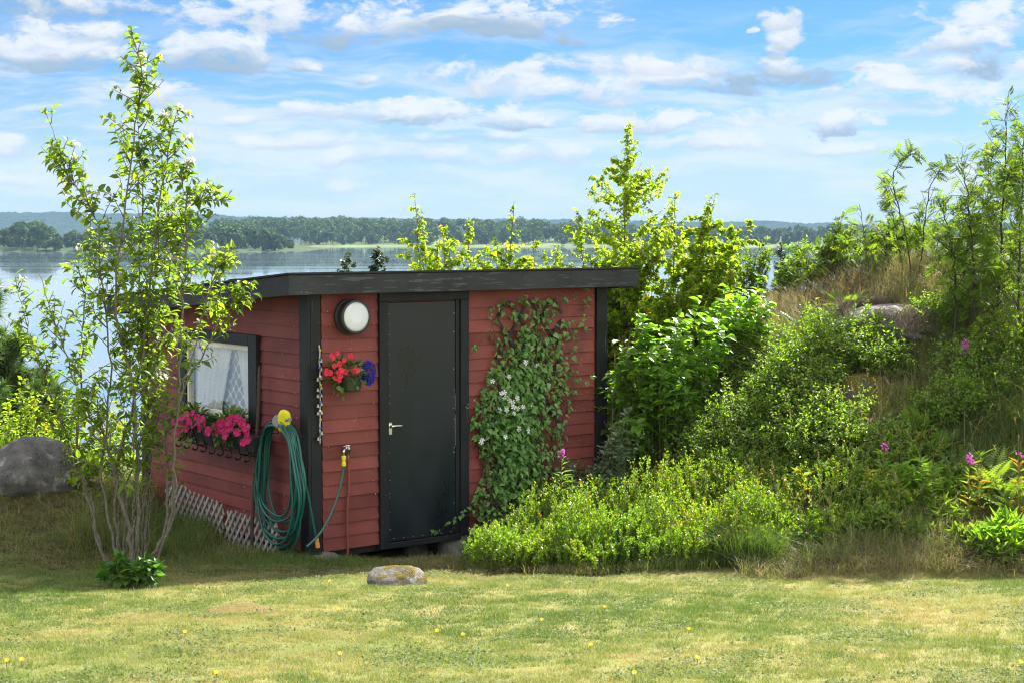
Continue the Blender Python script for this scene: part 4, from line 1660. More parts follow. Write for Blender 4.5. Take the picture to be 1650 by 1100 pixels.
# trellis on the right of the front wall
tr0, tzb = FW(802, 700, -.05)
tr1, _ = FW(906, 700, -.05)
_, tzt = FW(850, 484, -.05)
tre = thing('trellis', W((tr0 + tr1) / 2, -.045, tzb), 'dark brown expanding wooden trellis screwed to the front wall behind the clematis', 'trellis')
cell = .25
for sgn, dv in ((1, -.036), (-1, -.046)):
    g = G()
    u = tr0 - 3
    H = tzt - tzb
    while u < tr1 + 3:
        # slat from (u, tzb) rising at 60 degrees, clipped to the panel
        k = 1.35 * sgn
        ua, ub_ = u, u + H / k
        t0_, t1_ = 0.0, 1.0
        for lim, s in ((tr0, 1), (tr1, -1)):
            A_, B_ = (ua - lim) * s, (ub_ - lim) * s
            if A_ < 0 and B_ < 0:
                t0_ = 2
                break
            if A_ < 0:
                t0_ = max(t0_, A_ / (A_ - B_))
            if B_ < 0:
                t1_ = min(t1_, A_ / (A_ - B_))
        if t1_ - t0_ > .04:
            obox(g, W(ua + (ub_ - ua) * t0_, dv, tzb + H * t0_), W(ua + (ub_ - ua) * t1_, dv, tzb + H * t1_), np.array([0, 0, 1.]), .024, .008)
        u += cell
    obj('slat_layer', g, M['trellis'], tre)

# ------------------------------------------------------------------ stones and rocks
q = hit(60, 792)
stone('boulder', 'boulder', (q[0] - .14, q[1] + .35, q[2] + .05), .46, .42, .35, 41, 'large grey granite boulder behind the shrub at the left edge', 'boulder', .13, None, 5)
q = hit(636, 941)
stone('lawn_stone', 'stone', (q[0], q[1] + .1, q[2] - .01), .235, .16, .135, 42, 'rounded lichen spotted stone with yellow moss in front of the door', amp=.14)
q = hit(385, 990)
M['buried'] = rock_material('half_buried_rock', 0.36, (.06, .055, .05), (.18, .165, .15), 9.0, 0.5)
stone('lawn_stone', 'buried', (q[0] - .02, q[1] + .1, q[2] - .05), .26, .20, .075, 43, 'flat mossy stone barely breaking the lawn in the shadow edge', amp=.2)
q = P(1415, 540, 16.0)
zo = float(zg(q[0], q[1]))
stone('rock_outcrop', 'outcrop', (q[0] + .05, q[1], zo - .08), .60, .75, .24, 44, 'bare grey rock hump near the top of the slope', 'rock', .12, None, 5)
OUTC = (q[0] + .05, q[1], zo - .08, .60, .75, .24)
q = P(1400, 640, 14.9)
zo = float(zg(q[0], q[1]))
stone('mossy_rock', 'mossrock', (q[0], q[1] + .1, zo - .05), .30, .30, .25, 45, 'moss covered rock halfway up the right slope', 'rock', .14, None, 5)

# ------------------------------------------------------------------ plants
def fol(name, label, cat, base, group=None):
    return thing(name, base, label, cat, group)


def shoots(r, starts, dirs, lens, spacing, jit=.25, grav=0.0, seg=5):
    """bent twigs; returns list of polylines"""
    out = []
    for s, d, l in zip(starts, dirs, lens):
        d = unit(d)
        p = [np.asarray(s, float)]
        for k in range(seg):
            d = unit(d + r.normal(size=3) * jit / seg + np.array([0, 0, grav / seg]))
            p.append(p[-1] + d * l / seg)
        out.append(np.array(p))
    return out


def along(r, poly, t):
    """points and directions at parameters t on a polyline"""
    n = len(poly) - 1
    s = np.clip(t, 0, .9999) * n
    i = s.astype(int)
    f = (s - i)[:, None]
    p = poly[i] * (1 - f) + poly[i + 1] * f
    d = unit(poly[i + 1] - poly[i])
    return p, d


def twigleaves(g, r, poly, n, length, width, tpl, t0=.1, droop=.3, spread=1.0, tmean=.5, tsd=.22, upv=(0, 0, 1), ujit=.45, tipred=0.0):
    if n < 1:
        return
    t = np.sort(r.uniform(t0, 1, n))
    p, d = along(r, poly, t)
    side = unit(np.cross(d, r.normal(size=(n, 3))))
    dd = unit(d * .55 + side * spread + np.array([0, 0, -droop]) + r.normal(size=(n, 3)) * .15)
    up = np.asarray(upv, float) + r.normal(size=(n, 3)) * ujit
    L = length * r.uniform(.65, 1.2, n)
    ti = np.clip(tmean + r.normal(0, tsd, n) + tipred * (t > .85), 0, 1)
    leaves(g, p + side * .004, dd, up, L, width, tpl, ti)


def sapling(name, label, cat, stems, woodm, leafm, nbr, blen, elev, perm, leaf, width, tpl, group=None, seed=1, r0=.015, b0=.12, b1=1.0,
            droop=.3, stemleaves=0, tmean=.5, tipred=0.0, grav=.3, spread=1.0, sub=0, subl=.12, part='stem'):
    """stems given as polylines; side shoots with leaves"""
    r = np.random.default_rng(seed)
    base = stems[0][0]
    o = fol(name, label, cat, base, group)
    gl = G()
    gt = G()
    for s in stems:
        pl = spline(s, 26)
        pl[1:-1] += r.normal(size=(24, 3)) * .006
        Ls = np.linalg.norm(np.diff(pl, axis=0), axis=1).sum()
        gs = G()
        tube(gs, pl, np.linspace(r0 * (.6 + .4 * min(1, Ls / 2)), .0028, 26), 6)
        obj(part, gs, M[woodm], o, smooth=True)
        nb = int(nbr * Ls)
        t = np.sort(r.uniform(b0, b1, nb))
        p, d = along(r, pl, t)
        az = r.uniform(0, 2 * pi, nb)
        e = r.uniform(elev[0], elev[1], nb)
        dirs = np.stack([np.cos(az) * np.cos(e), np.sin(az) * np.cos(e), np.sin(e)], -1) + d * .2
        lens = np.array([blen(tt) for tt in t]) * r.uniform(.6, 1.25, nb)
        for b in shoots(r, p, dirs, lens, 0, .5, grav):
            l = np.linalg.norm(np.diff(b, axis=0), axis=1).sum()
            tube(gt, b, np.linspace(.0035, .0015, len(b)), 4)
            twigleaves(gl, r, b, int(perm * l + .5), leaf, width, tpl, .12, droop, spread, tmean, tipred=tipred)
            if sub and l > .2:
                pp, pd = along(r, b, r.uniform(.2, .9, sub))
                for b2 in shoots(r, pp, pd + r.normal(size=(sub, 3)) * .7, np.full(sub, subl * min(1, l / .5)), 0, .5, grav, 3):
                    tube(gt, b2, np.linspace(.002, .001, len(b2)), 3)
                    twigleaves(gl, r, b2, int(perm * subl + .5), leaf, width, tpl, .1, droop, spread, tmean, tipred=tipred)
        if stemleaves:
            twigleaves(gl, r, pl, int(stemleaves * Ls), leaf, width, tpl, .35, droop, spread, tmean, tipred=tipred)
    if gt.n:
        obj('twigs', gt, M[woodm], o)
    obj('foliage', gl, M[leafm], o)
    return o


def px_stem(pts, Y, dY=0.0, root=True):
    """stem traced at depth Y, leaning dY towards or away from us on the way up"""
    n = len(pts)
    out = []
    for k, (x, y) in enumerate(pts):
        out.append(P(x, y, Y + dY * (k / (n - 1)) ** 1.3))
    if root:
        z = float(zg(out[0][0], out[0][1]))
        out[0] = np.array([out[0][0], out[0][1], min(out[0][2], z + .02) if out[0][2] < z + .3 else out[0][2]])
        if out[0][2] > z + .02:
            out.insert(0, np.array([out[0][0], out[0][1], z - .02]))
    return np.array(out)


# mock orange on the left
MY = 12.75
mock_stems = [
    ([(192, 935), (169, 897), (157, 852), (147, 803), (130, 754), (125, 681), (130, 607), (135, 509), (142, 420), (150, 330)], .3),
    ([(203, 935), (194, 892), (186, 828), (184, 754), (169, 705), (137, 656), (112, 590), (88, 520), (62, 440)], -.35),
    ([(208, 937), (211, 892), (206, 843), (189, 779), (196, 720), (216, 646), (233, 558), (240, 470), (250, 380), (268, 270), (288, 172)], .15),
    ([(218, 937), (221, 892), (223, 803), (218, 705), (211, 607), (190, 520), (190, 430), (205, 310), (218, 200), (228, 120), (212, 55)], -.2),
    ([(228, 935), (245, 897), (267, 843), (270, 764), (272, 690), (300, 615), (343, 543), (378, 489), (395, 462)], .3),
    ([(235, 935), (253, 897), (275, 828), (280, 735), (289, 607), (294, 480), (300, 400), (300, 330), (290, 270)], -.25),
    ([(225, 937), (231, 892), (236, 828), (231, 730), (230, 600), (222, 500), (226, 400), (230, 300), (222, 190), (226, 100)], .35),
    ([(200, 935), (178, 860), (165, 780), (172, 690), (178, 600), (170, 500), (160, 420), (150, 340), (112, 290), (95, 240), (72, 178)], .0),
    ([(186, 935), (160, 880), (140, 800), (112, 720), (85, 640), (50, 540), (25, 450)], .2),
    ([(240, 935), (262, 880), (285, 800), (282, 700), (300, 610), (330, 500), (350, 430), (372, 425)], -.4),
    ([(205, 936), (200, 860), (210, 760), (245, 650), (262, 560), (270, 460), (275, 360), (262, 260), (265, 190)], .4),
    ([(222, 936), (228, 860), (240, 760), (250, 640), (245, 520), (255, 420), (310, 330), (360, 325)], .1),
]
rx_ = np.random.default_rng(49)
for k in range(9):
    x0 = rx_.uniform(190, 245)
    x1 = min(272, x0 + rx_.uniform(-75, 65))
    yt = rx_.uniform(520, 690)
    mock_stems.append(([(x0, 936), (x0 * .8 + x1 * .2 + rx_.uniform(-8, 8), 850), (x0 * .45 + x1 * .55 + rx_.uniform(-8, 8), 930 - (930 - yt) * .6), (x1, yt)], rx_.uniform(-.4, .4)))
r = np.random.default_rng(50)
base = hit(212, 938)
mock = fol('mock_orange', 'tall many stemmed flowering shrub with white blossoms at left before the shed', 'shrub', base)
gl, gt = G(), G()
tips = []
for k, (pts, dy) in enumerate(mock_stems):
    s = px_stem(pts, MY + r.uniform(-.12, .12), dy)
    pl = spline(s, 40)
    pl[2:-1] += r.normal(size=(37, 3)) * .008
    gs = G()
    rr0 = [.021, .020, .026, .022, .019, .018, .013, .014, .014, .013, .011, .010, .008, .007, .009, .006, .008, .007, .006, .008, .007][k]
    tube(gs, pl, rr0 * .86 * (1 - .86 * np.linspace(0, 1, 40) ** .8), 7)
    obj('stem', gs, M['bark_grey'], mock, smooth=True)
    Ls = np.linalg.norm(np.diff(pl, axis=0), axis=1).sum()
    nb = int((9 if k in (4, 9) else 17 if k < 12 else 9) * Ls)
    t = (.66 if k in (4, 9) else .30 if k < 12 else .6) + (.34 if k in (4, 9) else .70 if k < 12 else .4) * r.uniform(0, 1, nb) ** .85
    p, d = along(r, pl, t)
    az = r.uniform(0, 2 * pi, nb)
    e = r.uniform(.15, 1.1, nb)
    dirs = np.stack([np.cos(az) * np.cos(e), np.sin(az) * np.cos(e), np.sin(e)], -1) + d * .4
    lens = (.08 + .22 * np.sin(np.clip((t - .25) / .75, 0, 1) * pi) ** .7) * r.uniform(.4, 1.25, nb)
    for b, tt in zip(shoots(r, p, dirs, lens, 0, .5, .1), t):
        l = np.linalg.norm(np.diff(b, axis=0), axis=1).sum()
        tube(gt, b, np.linspace(.0045, .0018, len(b)), 4)
        tips += [b[-1], b[-2]]
        dens = (34 if tt > .42 else 15) if k < 12 else 16
        twigleaves(gl, r, b, int(dens * l + r.uniform(0, 1)), .078, .5, LEAF, .2, .45, .8, .52, .25, ujit=.35)
    twigleaves(gl, r, pl, int((14 if k < 12 else 5) * Ls), .078, .5, LEAF, .55, .45, 1.0, .5, .25, ujit=.35)
obj('twigs', gt, M['bark_grey'], mock)
obj('foliage', gl, M['leaf_mock'], mock)
# blossom clusters
gb = G()
rb2 = np.random.default_rng(51)
for k in range(6):
    c = unit(rb2.normal(size=3)) * .022
    nrm = unit(c + rb2.normal(size=3) * .01)
    a1 = unit(np.cross(nrm, [.3, .5, .8]))
    a2 = np.cross(nrm, a1)
    for j in range(4):
        a = j * pi / 2 + k
        leaves(gb, [c], [a1 * cos(a) + a2 * sin(a) + nrm * .3], [nrm], .022, .85, SMALL, rb2.uniform())
BLOSSOM = mesh_of('blossom', gb, M['petal_white'])
bl = [(230, 85), (237, 100), (235, 118), (200, 117), (207, 122), (216, 112), (246, 92), (222, 150), (290, 165), (276, 160), (268, 178), (256, 177), (248, 180), (300, 172), (297, 212), (275, 240), (258, 256), (242, 232), (215, 245), (237, 278), (265, 285),
      (127, 215), (133, 255), (122, 305), (128, 310), (153, 298), (160, 330), (180, 318), (163, 340), (105, 370), (35, 410), (68, 405), (55, 410), (205, 395), (278, 417), (296, 396), (372, 420), (345, 418), (255, 405), (232, 402), (302, 255), (318, 268), (262, 598), (270, 607), (347, 552), (283, 330), (130, 345), (240, 350), (342, 410), (310, 248)]
tips = np.array(tips)
used_ = np.zeros(len(tips), bool)
for (x, y) in bl:
    # every cluster sits on the end of the twig nearest to where the photo shows one
    q = P(x, y, MY)
    dist = np.abs(tips - q) @ np.array([1, .25, 1.]) + used_ * 9
    i_ = int(np.argmin(dist))
    if dist[i_] > .30:
        continue
    used_[i_] = True
    place('blossom', BLOSSOM, mock, tips[i_], r.normal(size=3), r.normal(size=3), r.uniform(.8, 1.15))


def bush(name, label, cat, cx, cy, rx, ry, h, nst, per, leaf, width, tpl, leafm, woodm='bark_brown', group=None, seed=1, roots=.3, droop=.2, edge=.45,
         t0=.25, spread=1.0, tmean=.5, tsd=.22, bend=.5, tipred=0.0, lean=(0, 0), ujit=.5, rad=.005, minh=.65, ground=True, twig=0, twl=.15):
    """dome of stems over an elliptical footprint, each carrying leaves"""
    r = np.random.default_rng(seed)
    zc = float(zg(cx, cy))
    o = fol(name, label, cat, (cx, cy, zc), group)
    gl, gs = G(), G()
    a = r.uniform(0, 2 * pi, nst)
    q = np.sqrt(r.uniform(0, 1, nst))
    ex, ey = q * np.cos(a), q * np.sin(a)
    X, Y = cx + ex * rx, cy + ey * ry
    lump_ = 1 + .30 * bumps(X, Y, 7.0, seed)
    top = zg(X, Y) + h * (1 - edge * q ** 2.2) * r.uniform(minh, 1.0, nst) * lump_
    if not ground:
        top = zc + h * (1 - edge * q ** 2.2) * r.uniform(minh, 1.0, nst) * lump_
    for k in range(nst):
        s = np.array([cx + ex[k] * rx * roots, cy + ey[k] * ry * roots, 0])
        s[2] = float(zg(s[0], s[1])) - .01
        e = np.array([X[k] + lean[0], Y[k] + lean[1], top[k]])
        mid = s * .45 + e * .55
        mid[2] = s[2] + (e[2] - s[2]) * (.55 + bend * .3)
        mid[:2] += r.normal(size=2) * .04
        pl = spline([s, mid, e], 7)
        tube(gs, pl, np.linspace(rad, rad * .3, 7), 4)
        tm_ = tmean + .16 * float(bumps(X[k], Y[k], 9.0, seed + 3)) + r.normal(0, .07)
        twigleaves(gl, r, pl, per, leaf * r.uniform(.8, 1.2), width, tpl, t0, droop, spread, tm_, tsd, ujit=ujit, tipred=tipred)
        if twig:
            pp, pd = along(r, pl, r.uniform(.3, .98, twig))
            for b in shoots(r, pp, pd * .6 + r.normal(size=(twig, 3)) * .7, twl * r.uniform(.6, 1.3, twig), 0, .5, .1, 3):
                tube(gs, b, np.linspace(rad * .4, rad * .2, 4), 3)
                twigleaves(gl, r, b, max(3, per // 2), leaf, width, tpl, .1, droop, spread, tmean, tsd, ujit=ujit, tipred=tipred)
    obj('stems', gs, M[woodm], o)
    obj('foliage', gl, M[leafm], o)
    return o


# seedlings round the foot of the mock orange
q = hit(215, 948)
bush('leafy_sucker', 'clump of broad lobed leaves round the foot of the tall shrub', 'plant', q[0], q[1] + .02, .20, .14, .30, 46, 7, .075, .7, LEAF, 'leaf_dark', 'stem_green', seed=60, roots=.3, rad=.003, droop=.35, tmean=.6)

# birches behind the shed
BY = 17.0
birch = [
    ('tallest birch sapling, red tipped, rising beyond the right end of the roof', [(1012, 720), (1008, 560), (1006, 420), (1008, 300), (1013, 203)], .0, 1.45, 26),
    ('shorter birch sapling just right of the tallest one', [(1062, 720), (1078, 560), (1086, 430), (1088, 310)], .2, 1.25, 24),
    ('birch sapling leaning right at the edge of the birch clump', [(1085, 720), (1105, 600), (1122, 500), (1124, 395)], -.2, 1.0, 24),
    ('low birch sapling peeping over the roof left of the tallest birch', [(960, 720), (950, 560), (942, 450), (930, 340)], .3, 1.2, 24),
    ('spindly birch sapling nearest the middle of the roof', [(820, 680), (822, 520), (820, 430), (828, 325)], 1.6, .95, 20),
    ('birch sapling with bare leader above the centre of the roof', [(765, 680), (760, 520), (757, 430), (755, 350)], 1.9, .95, 20),
    ('thin birch sapling whose wispy tip stands leftmost above the roof', [(690, 680), (684, 520), (676, 420), (668, 312)], 1.8, .95, 20),
    ('small birch sapling between the other two left ones behind the roof', [(722, 680), (722, 520), (726, 430), (718, 370)], 1.5, .95, 20),
    ('low birch bush showing leaf tips over the roof edge', [(880, 680), (885, 540), (890, 450), (900, 395)], 1.0, 1.0, 22),
]
for k, (lab, pts, dy, bl_, nb) in enumerate(birch):
    s = px_stem(pts, BY + (dy if dy > .9 else 0), 0.1)
    sapling('birch', lab, 'birch', [s], 'bark_red', 'leaf_birch', nb, (lambda B: (lambda t: min(.75, B * 1.25 * (1.0 - t) ** 1.3 + .04)))(bl_), (.05, .70), 68, .042, .85, HEART,
            'birch saplings behind the shed', seed=70 + k, r0=.016, b0=.25, droop=.75, stemleaves=15, tmean=.5, tipred=.04, grav=.10, sub=4 if k < 4 else 3, subl=.16)
bush('birch_bush', 'dense yellow green birch regrowth close behind the roof at left', 'bush', -.62, 18.6, .75, .5, 2.85, 100, 36, .045, .85, HEART, 'leaf_birch', 'bark_red', seed=78, roots=.6, edge=.25, t0=.6, droop=.7, tmean=.5, tipred=.05, twig=6, twl=.2)
bush('birch_bush', 'birch regrowth filling the gap under the tallest birch', 'bush', .80, 17.2, .70, .45, 2.35, 140, 48, .043, .85, HEART, 'leaf_birch', 'bark_red', seed=79, roots=.6, edge=.3, t0=.4, droop=.7, tmean=.5, tipred=.05, twig=8, twl=.2)

# big leaved shrub right of the shed
bush('broadleaf_shrub', 'lush shrub with large glossy oval leaves right of the shed corner', 'shrub', 1.36, 15.35, .62, .55, 1.60, 90, 26, .105, .62, LEAF, 'leaf_broad', 'stem_green', seed=80, roots=.35, edge=.40, t0=.3, droop=.3, tmean=.5, rad=.006, ujit=.35)
bush('broadleaf_shrub', 'second glossy leaved shrub climbing the slope right of the first', 'shrub', 1.98, 15.9, .55, .5, 1.15, 60, 24, .10, .62, LEAF, 'leaf_broad', 'stem_green', seed=81, roots=.35, edge=.4, t0=.3, droop=.3, tmean=.6, rad=.006, ujit=.35)
bush('willow_shrub', 'yellow green leafy thicket between the birch and the hillside', 'shrub', 1.55, 16.8, .90, .5, 1.85, 110, 80, .044, .85, HEART, 'leaf_birch', 'bark_red', seed=82, roots=.45, edge=.35, t0=.25, droop=.5, tmean=.5, tipred=.04, rad=.004, twig=5)

# spreading small leaved bushes on the slope
for k, (x, y, rx, ry, h, nst, lab) in enumerate([
        (1.85, 14.55, .55, .45, .62, 120, 'dark spreading bush with tiny leaves on arching twigs beside the glossy shrub'),
        (2.35, 14.9, .62, .50, .66, 140, 'spreading bush with tiny leaves in the middle of the slope'),
        (2.90, 15.2, .62, .50, .60, 130, 'tiny leaved bush arching just below the bare rock'),
        (2.55, 14.2, .50, .40, .46, 100, 'low tiny leaved bush below the moss covered rock'),
        (2.10, 15.5, .55, .45, .62, 110, 'bright tiny leaved bush at the upper left of the slope'),
        (3.35, 15.25, .40, .35, .36, 70, 'low tiny leaved bush hugging the right side of the bare rock')]):
    bush('spreading_bush', lab, 'bush', x, y, rx, ry, h, nst, 26, .031, .58, SMALL, 'leaf_coto', 'bark_dark', 'spreading bushes on the slope', seed=90 + k, roots=.25, edge=.5, twig=6, twl=.22, spread=.8, rad=.004, tmean=.55, minh=.5)
for k, (x, y, Y, rx, h, lab) in enumerate([(1610, 680, 14.6, .6, .5, 'shaded low bush under the tall rowans at the right'), (1530, 690, 14.3, .42, .4, 'shaded low bush behind the leafy fireweeds'), (1505, 560, 15.6, .35, .3, 'small dark bush right of the bare rock'), (1330, 700, 14.0, .45, .34, 'low green bush on the slope between bilberries and moss rock'), (1455, 715, 13.9, .35, .3, 'low bush between the moss rock and the shaded fireweeds')]):
    q = P(x, y, Y)
    bush('low_slope_bush', lab, 'bush', q[0], q[1], rx, rx * .7, h, 110, 20, .032, .55, SMALL, 'leaf_coto' if k < 3 else 'leaf_bil', 'bark_dark', 'low bushes on the right slope', seed=95 + k, roots=.5, edge=.5, twig=4, twl=.16, spread=.8, rad=.003)

# pale bare twigs by the right corner post
q = W(UL + .10, -.05, 0)
o = thing('bare_twig_shrub', (q[0], q[1], float(zg(q[0], q[1]))), 'fan of pale bare twigs beside the right corner post', 'shrub')
r = np.random.default_rng(88)
g = G()
b0_ = np.array([q[0], q[1], float(zg(q[0], q[1])) - .02])
for k in range(26):
    e = b0_ + np.array([r.normal(.12, .16), r.normal(.1, .12), r.uniform(.9, 1.75)])
    m_ = b0_ * .5 + e * .5 + np.array([r.normal(0, .03), r.normal(0, .03), .1])
    pl = spline([b0_ + r.normal(size=3) * [.05, .05, 0], m_, e], 9)
    tube(g, pl, np.linspace(.005, .0016, 9), 4)
    for b in shoots(r, pl[4:8], unit(pl[5:9] - pl[4:8]) + r.normal(size=(4, 3)) * .5, np.full(4, .2), 0, .5, .1, 3):
        tube(g, b, [.002, .0016, .0014, .001], 3)
obj('twigs', g, M['straw'], o)

# bilberry mounds along the lawn
bil = [
    (0.06, 13.05, .46, .42, .42, 'leftmost bilberry mound, beside the concrete pier'),
    (0.62, 12.95, .50, .45, .50, 'bright bilberry mound second from the left along the lawn'),
    (1.22, 12.95, .50, .45, .52, 'bilberry mound with a dark hollow in the middle of the row'),
    (1.80, 13.05, .48, .45, .44, 'bilberry mound at the right end of the front row'),
    (0.52, 13.75, .60, .45, .56, 'bilberry mound behind the front row below the clematis'),
    (1.25, 13.8, .60, .45, .58, 'bilberry mound behind the front row below the glossy shrub'),
    (1.95, 13.85, .55, .45, .48, 'bilberry mound behind the front row below the dark spreading bush'),
    (2.45, 13.45, .50, .45, .36, 'low bilberry mound where the dry grass bank begins'),
    (3.05, 13.75, .50, .45, .34, 'patchy low bilberry mound beside the pink fireweeds'),
    (2.35, 12.95, .36, .28, .26, 'small bilberry tuft at the right end beside the straw bank'),
    (2.85, 13.15, .38, .30, .26, 'small bilberry tuft in the middle of the straw bank'),
    (3.45, 13.35, .36, .30, .26, 'small bilberry tuft under the leafy fireweeds'),
    (2.15, 14.1, .45, .35, .40, 'bright bilberry mound directly below the dark spreading bush'),
]
for k, (x, y, rx, ry, h, lab) in enumerate(bil):
    bush('bilberry_mound', lab, 'bush', x, y, rx, ry, h, 360 if k < 7 else 220, 46, .022, .62, SMALL, 'leaf_bil', 'stem_green', 'bilberry mounds along the lawn edge', seed=100 + k, roots=.88, edge=.55, t0=.3, droop=-.3, spread=.75, rad=.0018, bend=.2, tmean=.5, tsd=.25, minh=.6, tipred=.06)

# clematis on the trellis
cl0 = FW(815, 850, -.12)
clem = fol('clematis', 'climbing clematis with small white flowers covering the trellis by the door', 'climber', W(cl0[0], -.12, -.1))
r = np.random.default_rng(120)
ys_ = [478, 500, 530, 560, 600, 640, 680, 720, 760, 800, 835]
lf_ = [800, 788, 786, 800, 790, 775, 762, 772, 782, 765, 758]
rt_ = [950, 948, 945, 945, 935, 922, 912, 908, 908, 905, 880]
dn_ = [.07, .12, .22, .40, .65, .9, 1, 1, .9, .75, .35]
gl, gs = G(), G()
n_ = 3000
yy = r.uniform(476, 840, n_ * 2)
yy = yy[r.uniform(0, 1, n_ * 2) < np.interp(yy, ys_, dn_)][:n_]
pos = []
for y in yy:
    a, b = np.interp(y, ys_, lf_), np.interp(y, ys_, rt_)
    t = np.clip(r.normal(.42, .22), 0, 1) if r.uniform() < .85 else r.uniform(0, 1)
    thick = .05 + .20 * np.interp(y, [480, 600, 700, 840], [.15, .6, 1, .9]) * (1 - (2 * t - 1) ** 2) * r.uniform(0, 1)
    u, z = FW(a + (b - a) * t, y, -thick)
    pos.append(W(u, -thick, z))
pos = np.array(pos)
n_ = len(pos)
dd = unit(r.normal(size=(n_, 3)) * [.8, .8, .3] + np.array([0, 0, -.75]) + OUTF * .35)
upv_ = OUTF * .8 + np.array([0, 0, .7]) + r.normal(size=(n_, 3)) * .4
leaves(gl, pos, dd, upv_, .058 * r.uniform(.65, 1.2, n_), .72, HEART, np.clip(r.normal(.48, .25, n_), 0, 1))
for k in range(26):
    a = r.uniform(790, 870)
    pts = []
    x = a
    for y in np.linspace(850, r.uniform(500, 700), 9):
        x += r.normal(0, 9) + (r.uniform(.5, 5))
        x = min(max(x, np.interp(y, ys_[::1], lf_)), np.interp(y, ys_, rt_))
        u, z = FW(x, y, -.10)
        pts.append(W(u, -.06 - r.uniform(0, .1), z))
    tube(gs, spline(pts, 26), np.linspace(.005, .0016, 26), 5)
wisps = [[(850, 545), (870, 505), (890, 480), (930, 470), (950, 462), (958, 448), (972, 452)], [(800, 545), (790, 520), (785, 500), (800, 494), (820, 498), (845, 485), (855, 470)],
         [(900, 560), (930, 520), (945, 500), (955, 475)], [(870, 560), (880, 500), (900, 478), (915, 490)], [(760, 690), (752, 660), (768, 640), (790, 600), (802, 590)],
         [(770, 555), (768, 560), (790, 530)], [(910, 640), (940, 615), (955, 600)], [(790, 660), (800, 620), (812, 605)], [(790, 830), (740, 830), (720, 850), (700, 856)], [(800, 850), (760, 820), (735, 835), (728, 845)]]
for w_ in wisps:
    pts = []
    for (x, y) in w_:
        u, z = FW(x, y, -.10)
        pts.append(W(u, -.07 - r.uniform(0, .07), z))
    pl = spline(pts, 18)
    tube(gs, pl, np.linspace(.0028, .0012, 18), 4)
    twigleaves(gl, r, pl, 12, .045, .72, HEART, .05, .5, .9, .6, .2, upv=OUTF + [0, 0, .6])
for k in range(22):
    x, y = r.uniform(785, 850), r.uniform(850, 862)
    pts = []
    a = r.uniform(-1, 1)
    for j in range(6):
        u, z = FW(x, y, -.16)
        pts.append(W(u, -.08 - r.uniform(0, .16), z))
        x += a * 9 + r.normal(0, 7)
        y -= r.uniform(6, 24) * (1 - j * .22)
    tube(gs, spline(pts, 18), np.linspace(.0035, .0016, 18), 5)
obj('stems', gs, M['bark_brown'], clem, smooth=True)
obj('foliage', gl, M['leaf_clem'], clem)
cf = [(794, 614), (833, 604), (849, 583), (842, 584), (812, 628), (805, 633), (810, 640), (818, 650), (826, 648), (824, 645), (812, 655), (804, 658), (830, 640), (851, 670), (824, 665), (845, 655), (803, 680), (781, 708), (777, 712), (787, 712), (834, 690), (847, 693), (840, 710), (811, 703), (866, 588), (842, 608), (818, 606), (860, 652), (783, 705), (832, 657), (817, 660), (806, 648), (815, 632), (828, 655), (836, 652)]
for (x, y) in [c for i_, c in enumerate(cf) if i_ % 3 != 1]:
    u, z = FW(x, y, -.30)
    place('flower', CLEMFL, clem, W(u, -.27 - r.uniform(0, .07), z), r.normal(size=3), OUTF + np.array([0, 0, .4]) + r.normal(size=3) * .4, r.uniform(.8, 1.3))

# pale leaved plants by the right post
q = W(UL - .38, -.42, 0)
bush('pale_leaved_plant', 'pale grey green leafy plant at the foot of the right wall', 'plant', q[0], q[1], .40, .26, .92, 90, 13, .055, .6, LEAF, 'leaf_pale', 'stem_green', seed=130, roots=.5, edge=.35, rad=.003, tmean=.5, ground=True)
q = W(UL + .02, -.16, 0)
bush('pale_leaved_plant', 'tall pale leaved stalks in front of the right corner post', 'plant', q[0], q[1], .20, .16, 1.0, 22, 12, .06, .55, LEAF, 'leaf_pale', 'stem_green', seed=131, roots=.5, edge=.3, rad=.003, tmean=.65)

# rowans on the right
rowan = [
    ('tallest rowan sapling near the right edge, reaching high into the sky', [[(1600, 600), (1610, 450), (1618, 300), (1624, 160)]], 15.2, .42, 24, 1),
    ('rowan sapling leaning left in front of the tallest rowan', [[(1575, 605), (1570, 480), (1562, 340), (1548, 255)]], 15.0, .36, 24, 2),
    ('slim rowan sapling with dark upright stem on the right slope', [[(1532, 600), (1540, 490), (1532, 390), (1512, 320)]], 15.1, .34, 22, 3),
    ('rowan sapling cut by the right edge of the view', [[(1640, 610), (1643, 420), (1650, 220)]], 14.9, .42, 26, 4),
    ('several thin rowan stems spreading against the sky on the ridge', [[(1470, 475), (1462, 390), (1440, 300), (1452, 258), (1478, 247)], [(1478, 475), (1488, 390), (1500, 300), (1530, 265)], [(1462, 478), (1448, 400), (1436, 330), (1425, 300)], [(1486, 478), (1510, 400), (1525, 340)]], 16.4, .22, 20, 5),
    ('young rowan bush left of the ridge stems', [[(1405, 490), (1398, 420), (1385, 330)], [(1415, 490), (1425, 420), (1430, 370)], [(1395, 490), (1370, 430), (1360, 385)]], 16.8, .24, 18, 6),
    ('small rowan shrub on the ridge by the dark junipers', [[(1310, 505), (1305, 440), (1285, 395)], [(1325, 505), (1330, 430), (1338, 385)]], 17.2, .24, 18, 7),
    ('low rowan tuft under the tall rowans at the right edge', [[(1620, 640), (1615, 560), (1600, 500)], [(1640, 650), (1645, 580), (1648, 520)]], 14.6, .34, 24, 8),
    ('rowan shoot between the slim and the leaning rowan', [[(1555, 590), (1552, 470), (1560, 380), (1575, 300)]], 15.5, .34, 22, 9),
    ('two stemmed rowan behind the tallest rowan', [[(1590, 560), (1588, 440), (1592, 330), (1600, 235)], [(1630, 560), (1634, 440), (1640, 320), (1636, 200)]], 16.0, .42, 24, 10),
]
